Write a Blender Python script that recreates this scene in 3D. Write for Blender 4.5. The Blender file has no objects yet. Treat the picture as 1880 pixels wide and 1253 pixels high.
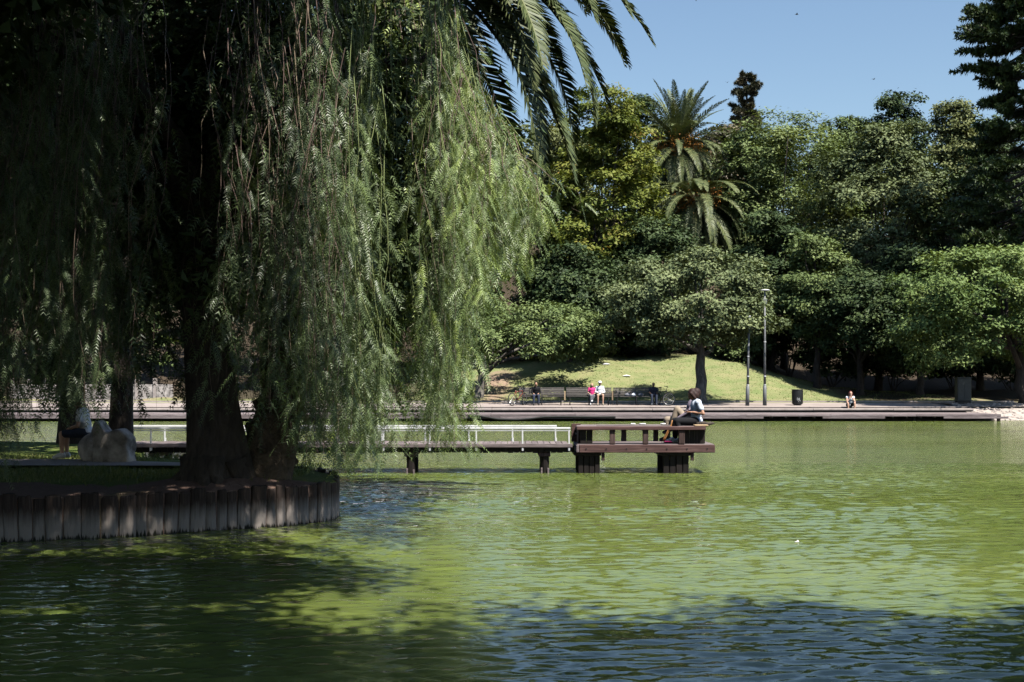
import bpy, bmesh, math, random
import numpy as np
from mathutils import Vector, Matrix

# ---------------------------------------------------------------- camera, sky, sun, exposure
SC = bpy.context.scene
COL = SC.collection
F = 2350.0; EYE = 1.87; HX = 940.0; HY = 701.0       # focal length in photo pixels, eye height, horizon
cam = bpy.data.cameras.new('camera'); camo = bpy.data.objects.new('camera', cam); COL.objects.link(camo)
cam.sensor_width = 36.0; cam.lens = 36.0 * F / 1880.0
cam.shift_y = (HY - 626.5) / 1880.0
cam.clip_start = 0.1; cam.clip_end = 1500
camo.location = (0, 0, EYE); camo.rotation_euler = (math.radians(90), 0, 0)
SC.camera = camo

SUN_EL = math.radians(60); SUN_H = Vector((0.65, -0.76)).normalized()
SUN_DIR = Vector((SUN_H.x * math.cos(SUN_EL), SUN_H.y * math.cos(SUN_EL), math.sin(SUN_EL)))
w = bpy.data.worlds.new('World'); SC.world = w; w.use_nodes = True
nt = w.node_tree; nt.nodes.clear()
sky = nt.nodes.new('ShaderNodeTexSky'); sky.sky_type = 'NISHITA'; sky.sun_disc = False
sky.sun_elevation = SUN_EL; sky.sun_rotation = math.atan2(SUN_H.x, SUN_H.y)
sky.altitude = 0; sky.air_density = 1.25; sky.dust_density = 0.35; sky.ozone_density = 3.2
bg = nt.nodes.new('ShaderNodeBackground'); bg.inputs['Strength'].default_value = 0.069
wo = nt.nodes.new('ShaderNodeOutputWorld')
nt.links.new(sky.outputs[0], bg.inputs[0]); nt.links.new(bg.outputs[0], wo.inputs[0])
sl = bpy.data.lights.new('sun', 'SUN'); sl.energy = 5.0; sl.angle = math.radians(0.55); sl.color = (1.0, 0.95, 0.86)
so = bpy.data.objects.new('sun', sl); COL.objects.link(so)
so.rotation_euler = SUN_DIR.to_track_quat('Z', 'Y').to_euler(); so.location = (20, -20, 40)
SC.view_settings.view_transform = 'Standard'; SC.view_settings.look = 'None'
SC.view_settings.exposure = 1.03; SC.view_settings.gamma = 1.0; SC.view_settings.use_curve_mapping = False
SC.render.engine = 'CYCLES'
cy = SC.cycles
cy.max_bounces = 4; cy.diffuse_bounces = 0; cy.glossy_bounces = 3; cy.transmission_bounces = 3; cy.transparent_max_bounces = 4
cy.adaptive_threshold = 0.02; cy.use_denoising = True; cy.denoiser = 'OPENIMAGEDENOISE'; cy.denoising_prefilter = 'NONE'; cy.caustics_reflective = False; cy.caustics_refractive = False
cy.sample_clamp_indirect = 4.0

R = np.random.default_rng(7)
random.seed(7)

# ---------------------------------------------------------------- helpers
def X_at(px, D): return (px - HX) / F * D
def Z_at(py, D): return EYE + (HY - py) / F * D
def W(px, py, D): return Vector((X_at(px, D), D, Z_at(py, D)))
def sst(t):
    t = np.clip(t, 0, 1); return t * t * (3 - 2 * t)
def nrm(a): return a / (np.linalg.norm(a, axis=-1, keepdims=True) + 1e-9)

def tag(o, label=None, cat=None, group=None, kind=None):
    if label: o['label'] = label
    if cat: o['category'] = cat
    if group: o['group'] = group
    if kind: o['kind'] = kind
    return o
def empty(name, loc=(0, 0, 0), rz=0, label=None, cat=None, group=None):
    o = bpy.data.objects.new(name, None); COL.objects.link(o); o.empty_display_size = 0.2
    o.location = loc; o.rotation_euler = (0, 0, rz)
    return tag(o, label, cat, group)
def mesh_np(V, Fc, tint=None, smooth=False):
    """mesh data from an (N,3) vertex array and an (M,k) face array (or list of such arrays)"""
    me = bpy.data.meshes.new('mesh')
    V = np.ascontiguousarray(V, dtype=np.float32)
    if not isinstance(Fc, list): Fc = [Fc]
    Fc = [np.asarray(f, dtype=np.int32) for f in Fc if len(f)]
    loops = np.concatenate([f.ravel() for f in Fc])
    sizes = np.concatenate([np.full(len(f), f.shape[1], np.int32) for f in Fc])
    starts = np.concatenate([[0], np.cumsum(sizes)[:-1]]).astype(np.int32)
    me.vertices.add(len(V)); me.vertices.foreach_set('co', V.ravel())
    me.loops.add(len(loops)); me.loops.foreach_set('vertex_index', loops)
    me.polygons.add(len(sizes)); me.polygons.foreach_set('loop_start', starts)
    if smooth: me.polygons.foreach_set('use_smooth', np.ones(len(sizes), bool))
    if tint is not None:
        a = me.attributes.new('tint', 'FLOAT', 'FACE'); a.data.foreach_set('value', np.ascontiguousarray(tint, np.float32))
    me.update(calc_edges=True); me.validate()
    return me
def obj(name, me, mat=None, parent=None, loc=None, rot=None):
    o = bpy.data.objects.new(name, me); COL.objects.link(o)
    if mat is not None and len(me.materials) == 0: me.materials.append(mat)
    if parent is not None: o.parent = parent
    if loc is not None: o.location = loc
    if rot is not None: o.rotation_euler = rot
    return o

class MB:
    """collects shapes and links them as one mesh object"""
    def __init__(s): s.v = []; s.f = []
    def add(s, V, Fs):
        n = len(s.v); s.v += [tuple(map(float, p)) for p in V]; s.f += [tuple(int(i) + n for i in f) for f in Fs]; return s
    def box(s, x0, x1, y0, y1, z0, z1, j=0.0):
        V = [(x, y, z) for z in (z0, z1) for y in (y0, y1) for x in (x0, x1)]
        if j: V = [tuple(c + random.uniform(-j, j) for c in p) for p in V]
        return s.add(V, [(0, 2, 3, 1), (4, 5, 7, 6), (0, 1, 5, 4), (2, 6, 7, 3), (0, 4, 6, 2), (1, 3, 7, 5)])
    def bev(s, x0, x1, y0, y1, z0, z1, b=0.008):
        b = min(b, (x1 - x0) / 3, (y1 - y0) / 3, (z1 - z0) / 3)
        bm = bmesh.new(); bmesh.ops.create_cube(bm, size=1)
        for v in bm.verts: v.co = ((x0 + x1) / 2 + v.co.x * (x1 - x0), (y0 + y1) / 2 + v.co.y * (y1 - y0), (z0 + z1) / 2 + v.co.z * (z1 - z0))
        bmesh.ops.bevel(bm, geom=bm.edges[:] , offset=b, segments=1, affect='EDGES')
        bm.verts.index_update()
        s.add([v.co for v in bm.verts], [[v.index for v in f.verts] for f in bm.faces]); bm.free(); return s
    def tube(s, pts, rad, n=8, cap=True):
        V, Fs = tube(pts, rad, n, cap); return s.add(V, Fs)
    def sph(s, c, r, nu=12, nv=8):
        V, Fs = sphere(c, r, nu, nv); return s.add(V, Fs)
    def me(s, smooth=False):
        m = bpy.data.meshes.new('mesh'); m.from_pydata(s.v, [], s.f); 
        if smooth: m.polygons.foreach_set('use_smooth', np.ones(len(m.polygons), bool))
        m.update(); return m
    def build(s, name, mat, parent=None, smooth=False, loc=None, rot=None):
        return obj(name, s.me(smooth), mat, parent, loc, rot)

def tube(pts, rad, n=8, cap=True):
    P = [Vector(p) for p in pts]
    if np.isscalar(rad): rad = [rad] * len(P)
    V = []; Fs = []; ref = None
    for i, p in enumerate(P):
        t = (P[min(i + 1, len(P) - 1)] - P[max(i - 1, 0)])
        t = t.normalized() if t.length > 1e-9 else Vector((0, 0, 1))
        if ref is None: ref = Vector((1, 0, 0)) if abs(t.x) < 0.8 else Vector((0, 1, 0))
        u = (ref - t * ref.dot(t)).normalized(); ref = u; v = t.cross(u)
        for k in range(n):
            a = 2 * math.pi * k / n
            V.append(p + (u * math.cos(a) + v * math.sin(a)) * rad[i])
    for i in range(len(P) - 1):
        for k in range(n):
            k2 = (k + 1) % n
            Fs.append((i * n + k, i * n + k2, (i + 1) * n + k2, (i + 1) * n + k))
    if cap:
        Fs.append(tuple(reversed(range(n)))); Fs.append(tuple(range((len(P) - 1) * n, len(P) * n)))
    return V, Fs
def sphere(c, r, nu=12, nv=8):
    if np.isscalar(r): r = (r, r, r)
    V = [(c[0], c[1], c[2] - r[2])]; Fs = []
    for j in range(1, nv):
        t = math.pi * j / nv
        for i in range(nu):
            a = 2 * math.pi * i / nu
            V.append((c[0] + r[0] * math.sin(t) * math.cos(a), c[1] + r[1] * math.sin(t) * math.sin(a), c[2] - r[2] * math.cos(t)))
    V.append((c[0], c[1], c[2] + r[2]))
    for i in range(nu): Fs.append((0, 1 + (i + 1) % nu, 1 + i))
    for j in range(nv - 2):
        for i in range(nu):
            a = 1 + j * nu + i; b = 1 + j * nu + (i + 1) % nu
            Fs.append((a, b, b + nu, a + nu))
    top = len(V) - 1; o = 1 + (nv - 2) * nu
    for i in range(nu): Fs.append((o + i, o + (i + 1) % nu, top))
    return V, Fs
def torus(c, axis_y, R0, r0, nu=28, nv=6):
    V = []; Fs = []
    for i in range(nu):
        a = 2 * math.pi * i / nu
        for j in range(nv):
            b = 2 * math.pi * j / nv
            rr = R0 + r0 * math.cos(b)
            V.append((c[0] + rr * math.cos(a), c[1] + r0 * math.sin(b), c[2] + rr * math.sin(a)))
    for i in range(nu):
        for j in range(nv):
            Fs.append((i * nv + j, i * nv + (j + 1) % nv, ((i + 1) % nu) * nv + (j + 1) % nv, ((i + 1) % nu) * nv + j))
    return V, Fs

# ---------------------------------------------------------------- materials
MATS = {}
def newmat(name):
    m = bpy.data.materials.new(name); m.use_nodes = True; MATS[name] = m
    n = m.node_tree.nodes; return m, n, m.node_tree.links, n['Principled BSDF']
def coords(n, l, kind='Object', scale=(1, 1, 1)):
    tc = n.new('ShaderNodeTexCoord'); mp = n.new('ShaderNodeMapping'); mp.inputs['Scale'].default_value = scale
    l.new(tc.outputs[kind], mp.inputs['Vector']); return mp.outputs['Vector']
def noise_n(n, l, vec, scale, detail=4, rough=0.55, dist=0.0):
    t = n.new('ShaderNodeTexNoise'); t.inputs['Scale'].default_value = scale; t.inputs['Detail'].default_value = detail
    t.inputs['Roughness'].default_value = rough; t.inputs['Distortion'].default_value = dist
    l.new(vec, t.inputs['Vector']); return t.outputs['Fac']
def ramp(n, l, fac, stops):
    r = n.new('ShaderNodeValToRGB'); e = r.color_ramp.elements
    while len(e) < len(stops): e.new(0.5)
    for i, (p, c) in enumerate(stops):
        e[i].position = p; e[i].color = (*c, 1) if len(c) == 3 else c
    l.new(fac, r.inputs['Fac']); return r.outputs['Color']
def mixc(n, l, fac, a, b, mode='MIX'):
    m = n.new('ShaderNodeMix'); m.data_type = 'RGBA'; m.blend_type = mode
    if isinstance(fac, (int, float)): m.inputs['Factor'].default_value = fac
    else: l.new(fac, m.inputs['Factor'])
    for s, v in ((6, a), (7, b)):
        if isinstance(v, (tuple, list)): m.inputs[s].default_value = (*v, 1) if len(v) == 3 else v
        else: l.new(v, m.inputs[s])
    return m.outputs[2]
def math_n(n, l, op, a, b=None):
    m = n.new('ShaderNodeMath'); m.operation = op
    for i, v in enumerate((a, b)):
        if v is None: continue
        if isinstance(v, (int, float)): m.inputs[i].default_value = v
        else: l.new(v, m.inputs[i])
    return m.outputs[0]
def bump(n, l, p, h, strength=0.3, dist=0.02):
    b = n.new('ShaderNodeBump'); b.inputs['Strength'].default_value = strength; b.inputs['Distance'].default_value = dist
    l.new(h, b.inputs['Height']); l.new(b.outputs[0], p.inputs['Normal']); return b

def leaf_mat(name, stops, rough=0.5, trans=0.16, spec=0.35):
    m, n, l, p = newmat(name)
    at = n.new('ShaderNodeAttribute'); at.attribute_name = 'tint'
    c = ramp(n, l, at.outputs['Fac'], stops)
    l.new(c, p.inputs['Base Color']); p.inputs['Roughness'].default_value = rough
    p.inputs['Specular IOR Level'].default_value = spec
    if trans:
        tr = n.new('ShaderNodeBsdfTranslucent'); l.new(mixc(n, l, 1.0, c, (1.0, 1.0, 0.45), 'MULTIPLY'), tr.inputs['Color'])
        mx = n.new('ShaderNodeMixShader'); mx.inputs[0].default_value = trans
        l.new(p.outputs[0], mx.inputs[1]); l.new(tr.outputs[0], mx.inputs[2])
        l.new(mx.outputs[0], n['Material Output'].inputs['Surface'])
    return m
def ramp3(a, b, c, d=None):
    s = [(0.0, a), (0.5, b), (0.93, c)]
    return s + ([(1.0, d)] if d else [])
leaf_mat('leaf_mid', ramp3((0.055, 0.085, 0.028), (0.12, 0.165, 0.055), (0.185, 0.235, 0.085)), rough=.6, spec=.2)
leaf_mat('leaf_bright', ramp3((0.07, 0.115, 0.032), (0.15, 0.215, 0.066), (0.22, 0.28, 0.095)), rough=.6, trans=0.22, spec=.2)
leaf_mat('leaf_yellow', ramp3((0.065, 0.095, 0.016), (0.145, 0.175, 0.03), (0.22, 0.225, 0.045), (0.24, 0.16, 0.04)), rough=.6, trans=0.22, spec=.2)
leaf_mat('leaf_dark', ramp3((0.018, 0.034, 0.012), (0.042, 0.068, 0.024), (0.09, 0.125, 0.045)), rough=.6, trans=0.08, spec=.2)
leaf_mat('leaf_olive', ramp3((0.065, 0.08, 0.028), (0.125, 0.145, 0.052), (0.19, 0.205, 0.08)), rough=.6, spec=.2)
leaf_mat('leaf_feather', ramp3((0.08, 0.12, 0.04), (0.17, 0.22, 0.078), (0.25, 0.30, 0.115)), rough=.6, trans=0.2, spec=.2)
leaf_mat('leaf_grey', ramp3((0.07, 0.095, 0.042), (0.145, 0.18, 0.08), (0.215, 0.25, 0.115)), rough=.6, spec=.2)
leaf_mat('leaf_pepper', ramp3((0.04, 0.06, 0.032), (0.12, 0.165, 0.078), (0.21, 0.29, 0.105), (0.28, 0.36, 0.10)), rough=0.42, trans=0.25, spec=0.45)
leaf_mat('leaf_palm', ramp3((0.035, 0.05, 0.02), (0.085, 0.11, 0.042), (0.16, 0.175, 0.07), (0.22, 0.17, 0.06)), rough=0.5, trans=0.1, spec=0.3)
leaf_mat('leaf_palm_dry', ramp3((0.10, 0.085, 0.03), (0.19, 0.15, 0.045), (0.26, 0.19, 0.06)), rough=0.6, trans=0.1)
leaf_mat('palm_fruit', ramp3((0.28, 0.10, 0.015), (0.42, 0.17, 0.025), (0.5, 0.25, 0.04)), rough=0.6, trans=0)
leaf_mat('leaf_araucaria', ramp3((0.018, 0.034, 0.010), (0.04, 0.065, 0.018), (0.075, 0.105, 0.028)), trans=0.05)
leaf_mat('leaf_brownish', ramp3((0.03, 0.04, 0.02), (0.07, 0.068, 0.035), (0.15, 0.11, 0.055)), trans=0.05)
leaf_mat('grass_blade', ramp3((0.08, 0.12, 0.025), (0.14, 0.18, 0.045), (0.23, 0.23, 0.08)), trans=0.2)
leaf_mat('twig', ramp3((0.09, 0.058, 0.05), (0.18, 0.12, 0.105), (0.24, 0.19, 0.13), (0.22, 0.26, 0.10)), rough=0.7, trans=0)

def bark_mat(name, c0, c1, sc=(6, 6, 1.5), bs=0.8):
    m, n, l, p = newmat(name)
    v = coords(n, l, 'Object', sc); f = noise_n(n, l, v, 2.0, 6, 0.65, 0.6)
    l.new(ramp(n, l, f, [(0.32, c0), (0.68, c1)]), p.inputs['Base Color']); p.inputs['Roughness'].default_value = 0.9
    bump(n, l, p, f, bs, 0.06); return m
bark_mat('bark', (0.02, 0.015, 0.012), (0.075, 0.058, 0.046))
bark_mat('bark_grey', (0.05, 0.045, 0.04), (0.22, 0.195, 0.17), (3, 3, 0.8))
bark_mat('bark_palm', (0.03, 0.02, 0.014), (0.15, 0.108, 0.07), (4, 4, 4))

def wood_mat(name, c0, c1, c2, axis=0, rough=0.75, bs=0.35):
    """weathered timber: grain along one axis, each board its own shade"""
    m, n, l, p = newmat(name)
    sc = [14, 14, 14]; sc[axis] = 0.9
    oi = n.new('ShaderNodeObjectInfo'); tc = n.new('ShaderNodeTexCoord')
    ad = n.new('ShaderNodeVectorMath'); ad.operation = 'ADD'
    cx = n.new('ShaderNodeCombineXYZ')
    for i in range(3): l.new(math_n(n, l, 'MULTIPLY', oi.outputs['Random'], 37.0 + 11 * i), cx.inputs[i])
    l.new(tc.outputs['Object'], ad.inputs[0]); l.new(cx.outputs[0], ad.inputs[1])
    mp = n.new('ShaderNodeMapping'); mp.inputs['Scale'].default_value = sc; l.new(ad.outputs[0], mp.inputs['Vector'])
    g = noise_n(n, l, mp.outputs['Vector'], 2.2, 6, 0.7)
    s = noise_n(n, l, ad.outputs[0], 1.6, 4, 0.6)
    zz_ = n.new('ShaderNodeSeparateXYZ'); l.new(tc.outputs['Object'], zz_.inputs[0])
    c = ramp(n, l, g, [(0.3, c0), (0.55, c1), (0.75, c2)])
    c = mixc(n, l, 0.55, c, ramp(n, l, s, [(0.3, (0.55, 0.5, 0.5)), (0.7, (1, 1, 1))]), 'MULTIPLY')
    v = ramp(n, l, oi.outputs['Random'], [(0.0, (0.68, 0.66, 0.66)), (1.0, (1.12, 1.1, 1.1))])
    c = mixc(n, l, 1.0, c, v, 'MULTIPLY')
    if name == 'wood_stake':   # bleached band above the waterline, dark wet foot
        zj = math_n(n, l, 'ADD', zz_.outputs['Z'], math_n(n, l, 'MULTIPLY', math_n(n, l, 'SUBTRACT', g, 0.5), 0.35))
        c = mixc(n, l, ramp(n, l, zj, [(0.0, (0, 0, 0)), (0.04, (1, 1, 1)), (0.16, (1, 1, 1)), (0.36, (0, 0, 0))]), c, (0.25, 0.22, 0.20))
        c = mixc(n, l, ramp(n, l, zj, [(0.0, (1, 1, 1)), (0.03, (0, 0, 0))]), c, (0.012, 0.014, 0.008))
    l.new(c, p.inputs['Base Color']); p.inputs['Roughness'].default_value = rough; p.inputs['Specular IOR Level'].default_value = 0.25
    bump(n, l, p, g, bs, 0.01); return m
wood_mat('wood_grey', (0.10, 0.08, 0.082), (0.24, 0.205, 0.205), (0.36, 0.31, 0.30))
wood_mat('wood_grey_y', (0.10, 0.08, 0.082), (0.24, 0.205, 0.205), (0.36, 0.31, 0.30), axis=1)
wood_mat('wood_red', (0.05, 0.028, 0.026), (0.13, 0.075, 0.068), (0.24, 0.165, 0.15))
wood_mat('wood_post', (0.035, 0.024, 0.022), (0.105, 0.07, 0.062), (0.19, 0.14, 0.125), axis=2)
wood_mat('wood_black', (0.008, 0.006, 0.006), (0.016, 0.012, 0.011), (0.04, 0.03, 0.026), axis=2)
wood_mat('wood_stake', (0.018, 0.012, 0.01), (0.055, 0.04, 0.034), (0.13, 0.10, 0.088), axis=2, bs=0.6)
wood_mat('wood_tan', (0.30, 0.21, 0.12), (0.45, 0.33, 0.2), (0.52, 0.4, 0.26), axis=2)
wood_mat('bench_slat', (0.055, 0.05, 0.048), (0.13, 0.12, 0.112), (0.24, 0.22, 0.2))

def plain(name, c, rough=0.6, metal=0.0, spec=0.4, var=0.25, scale=8.0, bs=0.1):
    m, n, l, p = newmat(name)
    v = coords(n, l, 'Object'); f = noise_n(n, l, v, scale, 5, 0.6)
    lo = tuple(x * (1 - var) for x in c); hi = tuple(min(1, x * (1 + var)) for x in c)
    l.new(ramp(n, l, f, [(0.3, lo), (0.7, hi)]), p.inputs['Base Color'])
    p.inputs['Roughness'].default_value = rough; p.inputs['Metallic'].default_value = metal; p.inputs['Specular IOR Level'].default_value = spec
    if bs: bump(n, l, p, f, bs, 0.01)
    return m
plain('white_metal', (0.62, 0.63, 0.64), 0.45, 0, 0.5, 0.12)
plain('galvanised', (0.17, 0.175, 0.18), 0.55, 0.2, 0.5, 0.2, 5)
plain('iron', (0.012, 0.012, 0.013), 0.55, 0, 0.4, 0.2)
plain('bin_black', (0.018, 0.02, 0.021), 0.5, 0, 0.4, 0.3, 5)
plain('rubber', (0.012, 0.012, 0.012), 0.7)
plain('cabinet', (0.022, 0.026, 0.032), 0.45, 0, 0.4, 0.4, 4)
plain('sticker', (0.55, 0.55, 0.55), 0.6, 0, 0.3, 0.2)
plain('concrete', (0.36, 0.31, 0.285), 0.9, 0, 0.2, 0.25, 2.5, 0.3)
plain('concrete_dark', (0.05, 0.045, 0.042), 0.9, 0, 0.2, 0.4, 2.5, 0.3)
plain('stone', (0.34, 0.305, 0.28), 0.95, 0, 0.15, 0.65, 4, 1.0)
plain('pebble', (0.34, 0.29, 0.26), 0.9, 0, 0.2, 0.35, 1.3, 0.2)
plain('white_cloth', (0.72, 0.73, 0.76), 0.85, 0, 0.2, 0.06, 12, 0.2)
plain('paleblue_cloth', (0.55, 0.60, 0.70), 0.85, 0, 0.2, 0.08, 12, 0.2)
plain('black_cloth', (0.012, 0.012, 0.014), 0.85, 0, 0.2, 0.2, 12, 0.2)
plain('navy_cloth', (0.02, 0.024, 0.04), 0.85, 0, 0.2, 0.2, 12, 0.2)
plain('jeans', (0.045, 0.055, 0.085), 0.85, 0, 0.2, 0.2, 12, 0.2)
plain('khaki_cloth', (0.27, 0.22, 0.17), 0.85, 0, 0.2, 0.15, 12, 0.2)
plain('mauve_cloth', (0.25, 0.21, 0.26), 0.85, 0, 0.2, 0.15, 12, 0.2)
plain('pink_cloth', (0.72, 0.05, 0.22), 0.8, 0, 0.2, 0.1, 12, 0.2)
plain('grey_cloth', (0.14, 0.14, 0.16), 0.85, 0, 0.2, 0.2, 12, 0.2)
plain('skin', (0.52, 0.31, 0.22), 0.55, 0, 0.35, 0.1, 9, 0)
plain('skin_tan', (0.40, 0.22, 0.145), 0.55, 0, 0.35, 0.1, 9, 0)
plain('skin_dark', (0.10, 0.06, 0.045), 0.55, 0, 0.35, 0.1, 9, 0)
plain('hair_brown', (0.03, 0.014, 0.012), 0.6, 0, 0.25, 0.4, 30, 0.4)
plain('hair_red', (0.10, 0.025, 0.018), 0.45, 0, 0.5, 0.4, 30, 0.4)
plain('hair_black', (0.008, 0.007, 0.007), 0.45, 0, 0.5, 0.4, 30, 0.4)
plain('hair_fair', (0.30, 0.2, 0.12), 0.5, 0, 0.4, 0.3, 30, 0.4)
plain('eye', (0.02, 0.015, 0.012), 0.3, 0, 0.5, 0, 1, 0)
plain('shoe_white', (0.68, 0.67, 0.66), 0.7, 0, 0.3, 0.1)
plain('shoe_grey', (0.09, 0.095, 0.11), 0.7, 0, 0.3, 0.2)
plain('tan_leather', (0.36, 0.17, 0.06), 0.6, 0, 0.3, 0.2)
plain('bike_red', (0.16, 0.03, 0.022), 0.35, 0.1, 0.5, 0.2)
plain('bike_black', (0.015, 0.015, 0.017), 0.35, 0.1, 0.5, 0.2)
plain('chrome', (0.5, 0.5, 0.5), 0.3, 0.8, 0.5, 0.1)
plain('bird_dark', (0.02, 0.02, 0.022), 0.8)
plain('paper', (0.75, 0.75, 0.73), 0.8, 0, 0.2, 0.05)
plain('phone', (0.01, 0.01, 0.012), 0.25, 0, 0.5, 0.1)

# far ground: dry lawn, bare pink soil, leaf litter under the trees
def ground_mat(name, grass, dry, soil, s_lo, s_hi, sc=0.16):
    m, n, l, p = newmat(name)
    v = coords(n, l, 'Object')
    big = noise_n(n, l, v, sc, 4, 0.6); mid = noise_n(n, l, v, 1.1, 5, 0.65); fine = noise_n(n, l, v, 14, 5, 0.7)
    g = mixc(n, l, ramp(n, l, mid, [(0.35, (0, 0, 0)), (0.66, (1, 1, 1))]), grass, dry)
    at = n.new('ShaderNodeAttribute'); at.attribute_name = 'soil'
    s = math_n(n, l, 'ADD', math_n(n, l, 'MULTIPLY', big, 0.7), math_n(n, l, 'SUBTRACT', at.outputs['Fac'], 0.35))
    s2 = math_n(n, l, 'ADD', s, math_n(n, l, 'MULTIPLY', math_n(n, l, 'SUBTRACT', mid, 0.5), 0.35))
    c = mixc(n, l, ramp(n, l, s2, [(s_lo, (0, 0, 0)), (s_hi, (1, 1, 1))]), g, soil)
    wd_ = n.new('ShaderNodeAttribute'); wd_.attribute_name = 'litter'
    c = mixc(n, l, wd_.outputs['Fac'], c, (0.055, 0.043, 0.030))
    c = mixc(n, l, 0.7, c, ramp(n, l, fine, [(0.3, (0.6, 0.6, 0.6)), (0.7, (1.15, 1.15, 1.15))]), 'MULTIPLY')
    l.new(c, p.inputs['Base Color']); p.inputs['Roughness'].default_value = 0.95; p.inputs['Specular IOR Level'].default_value = 0.1
    bump(n, l, p, fine, 0.7, 0.06); return m
ground_mat('lawn', (0.165, 0.205, 0.08), (0.26, 0.25, 0.125), (0.30, 0.21, 0.16), 0.42, 0.6)
ground_mat('bank_soil', (0.10, 0.15, 0.03), (0.17, 0.19, 0.06), (0.20, 0.135, 0.11), 0.40, 0.55, 0.35)

m, n, l, p = newmat('pavement')
v = coords(n, l, 'Object'); a = noise_n(n, l, v, 0.6, 5, 0.6); b = noise_n(n, l, v, 25, 4, 0.6)
c = ramp(n, l, a, [(0.3, (0.25, 0.205, 0.185)), (0.7, (0.36, 0.305, 0.28))])
l.new(mixc(n, l, 0.5, c, ramp(n, l, b, [(0.3, (0.7, 0.7, 0.7)), (0.7, (1.1, 1.1, 1.1))]), 'MULTIPLY'), p.inputs['Base Color'])
p.inputs['Roughness'].default_value = 0.9; bump(n, l, p, b, 0.4, 0.01)

# water: murky green body under a clear wavy surface
m, n, l, p = newmat('lake_water')
tc = n.new('ShaderNodeTexCoord')
def mapped(sx, sy, rz=0.0):
    mp = n.new('ShaderNodeMapping'); mp.inputs['Scale'].default_value = (sx, sy, 1); mp.inputs['Rotation'].default_value = (0, 0, rz)
    l.new(tc.outputs['Object'], mp.inputs['Vector']); return mp.outputs['Vector']
alg = noise_n(n, l, mapped(0.10, 0.22), 1.0, 5, 0.6)
alg2 = noise_n(n, l, mapped(0.6, 1.6), 1.0, 4, 0.6)
c = ramp(n, l, alg, [(0.3, (0.105, 0.142, 0.036)), (0.7, (0.155, 0.185, 0.052))])
c = mixc(n, l, 0.35, c, ramp(n, l, alg2, [(0.35, (0.75, 0.8, 0.7)), (0.7, (1.1, 1.1, 1.1))]), 'MULTIPLY')
l.new(c, p.inputs['Base Color']); p.inputs['Roughness'].default_value = 0.015; p.inputs['IOR'].default_value = 1.5; p.inputs['Specular IOR Level'].default_value = 0.8
p.subsurface_method = 'RANDOM_WALK'; p.inputs['Subsurface Weight'].default_value = 1.0; p.inputs['Subsurface Radius'].default_value = (1.0, 1.0, 0.5); p.inputs['Subsurface Scale'].default_value = 0.16
w1 = noise_n(n, l, mapped(2.3, 5.2, 0.10), 1.0, 3, 0.55, 0.4)
w2 = noise_n(n, l, mapped(5.5, 12.5, -0.15), 1.0, 2, 0.5, 0.3)
w3 = noise_n(n, l, mapped(0.5, 1.1, 0.2), 1.0, 2, 0.5)
gust = ramp(n, l, noise_n(n, l, mapped(0.05, 0.11, 0.1), 1.0, 3, 0.5), [(0.36, (0.35, 0.35, 0.35)), (0.6, (1, 1, 1))])
sep = n.new('ShaderNodeSeparateXYZ'); l.new(tc.outputs['Object'], sep.inputs[0])
far = n.new('ShaderNodeMapRange'); far.interpolation_type = 'SMOOTHSTEP'; far.inputs['From Min'].default_value = 19; far.inputs['From Max'].default_value = 30; far.inputs['To Min'].default_value = 0.10; far.inputs['To Max'].default_value = 1.0; l.new(sep.outputs['Y'], far.inputs['Value'])
h = math_n(n, l, 'MULTIPLY', math_n(n, l, 'ADD', math_n(n, l, 'MULTIPLY', w1, 0.06), math_n(n, l, 'MULTIPLY', w2, 0.03)), far.outputs[0])
h = math_n(n, l, 'ADD', math_n(n, l, 'MULTIPLY', h, gust), math_n(n, l, 'MULTIPLY', w3, 0.03))
bp = n.new('ShaderNodeBump'); bp.inputs['Strength'].default_value = 1.0; bp.inputs['Distance'].default_value = 1.0
l.new(h, bp.inputs['Height']); l.new(bp.outputs[0], p.inputs['Normal'])
# unresolved ripples far out widen the reflection
fr = n.new('ShaderNodeMapRange'); fr.interpolation_type = 'SMOOTHSTEP'; fr.inputs['From Min'].default_value = 20; fr.inputs['From Max'].default_value = 34; fr.inputs['To Min'].default_value = 0.015; fr.inputs['To Max'].default_value = 0.10
l.new(sep.outputs['Y'], fr.inputs['Value']); l.new(fr.outputs[0], p.inputs['Roughness'])

# ---------------------------------------------------------------- the setting: lake, banks, terrain
SHORE = 60.2
# ripples are real geometry where the water is near; farther out the surface is flat with fine relief
wx = np.arange(-13, 13.01, 0.075); wy = np.concatenate([np.arange(6.3, 13, 0.026), np.arange(13, 19, 0.04), np.arange(19, 30.01, 0.07)])
WX, WY = np.meshgrid(wx, wy); WZ = np.zeros_like(WX); wr = np.random.default_rng(21)
NW = 46
for lam in np.geomspace(0.085, 0.42, NW):
    th = math.pi / 2 + wr.normal() * 0.42 + 0.1; kx, ky = 2 * math.pi / lam * math.cos(th), 2 * math.pi / lam * math.sin(th)
    slope = 0.185 * math.sqrt(2.0 / NW) * (0.75 + 0.6 * math.exp(-((math.log(lam / 0.14)) / 0.5) ** 2))
    ph_ = kx * WX + ky * WY + wr.uniform(0, 6.28) + 0.5 * np.sin(0.7 * WX + wr.uniform(0, 6)) + 0.5 * np.sin(0.9 * WY + wr.uniform(0, 6))
    WZ += slope / (2 * math.pi / lam) * np.sin(ph_)
gustm = 0.62 + 0.38 * np.sin(0.55 * WX + 0.4 * WY + 1.0) * np.sin(0.33 * WX - 0.62 * WY + 2.0) + 0.16 * np.sin(1.7 * WX + 0.3) * np.sin(1.2 * WY + 1.0)
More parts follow.
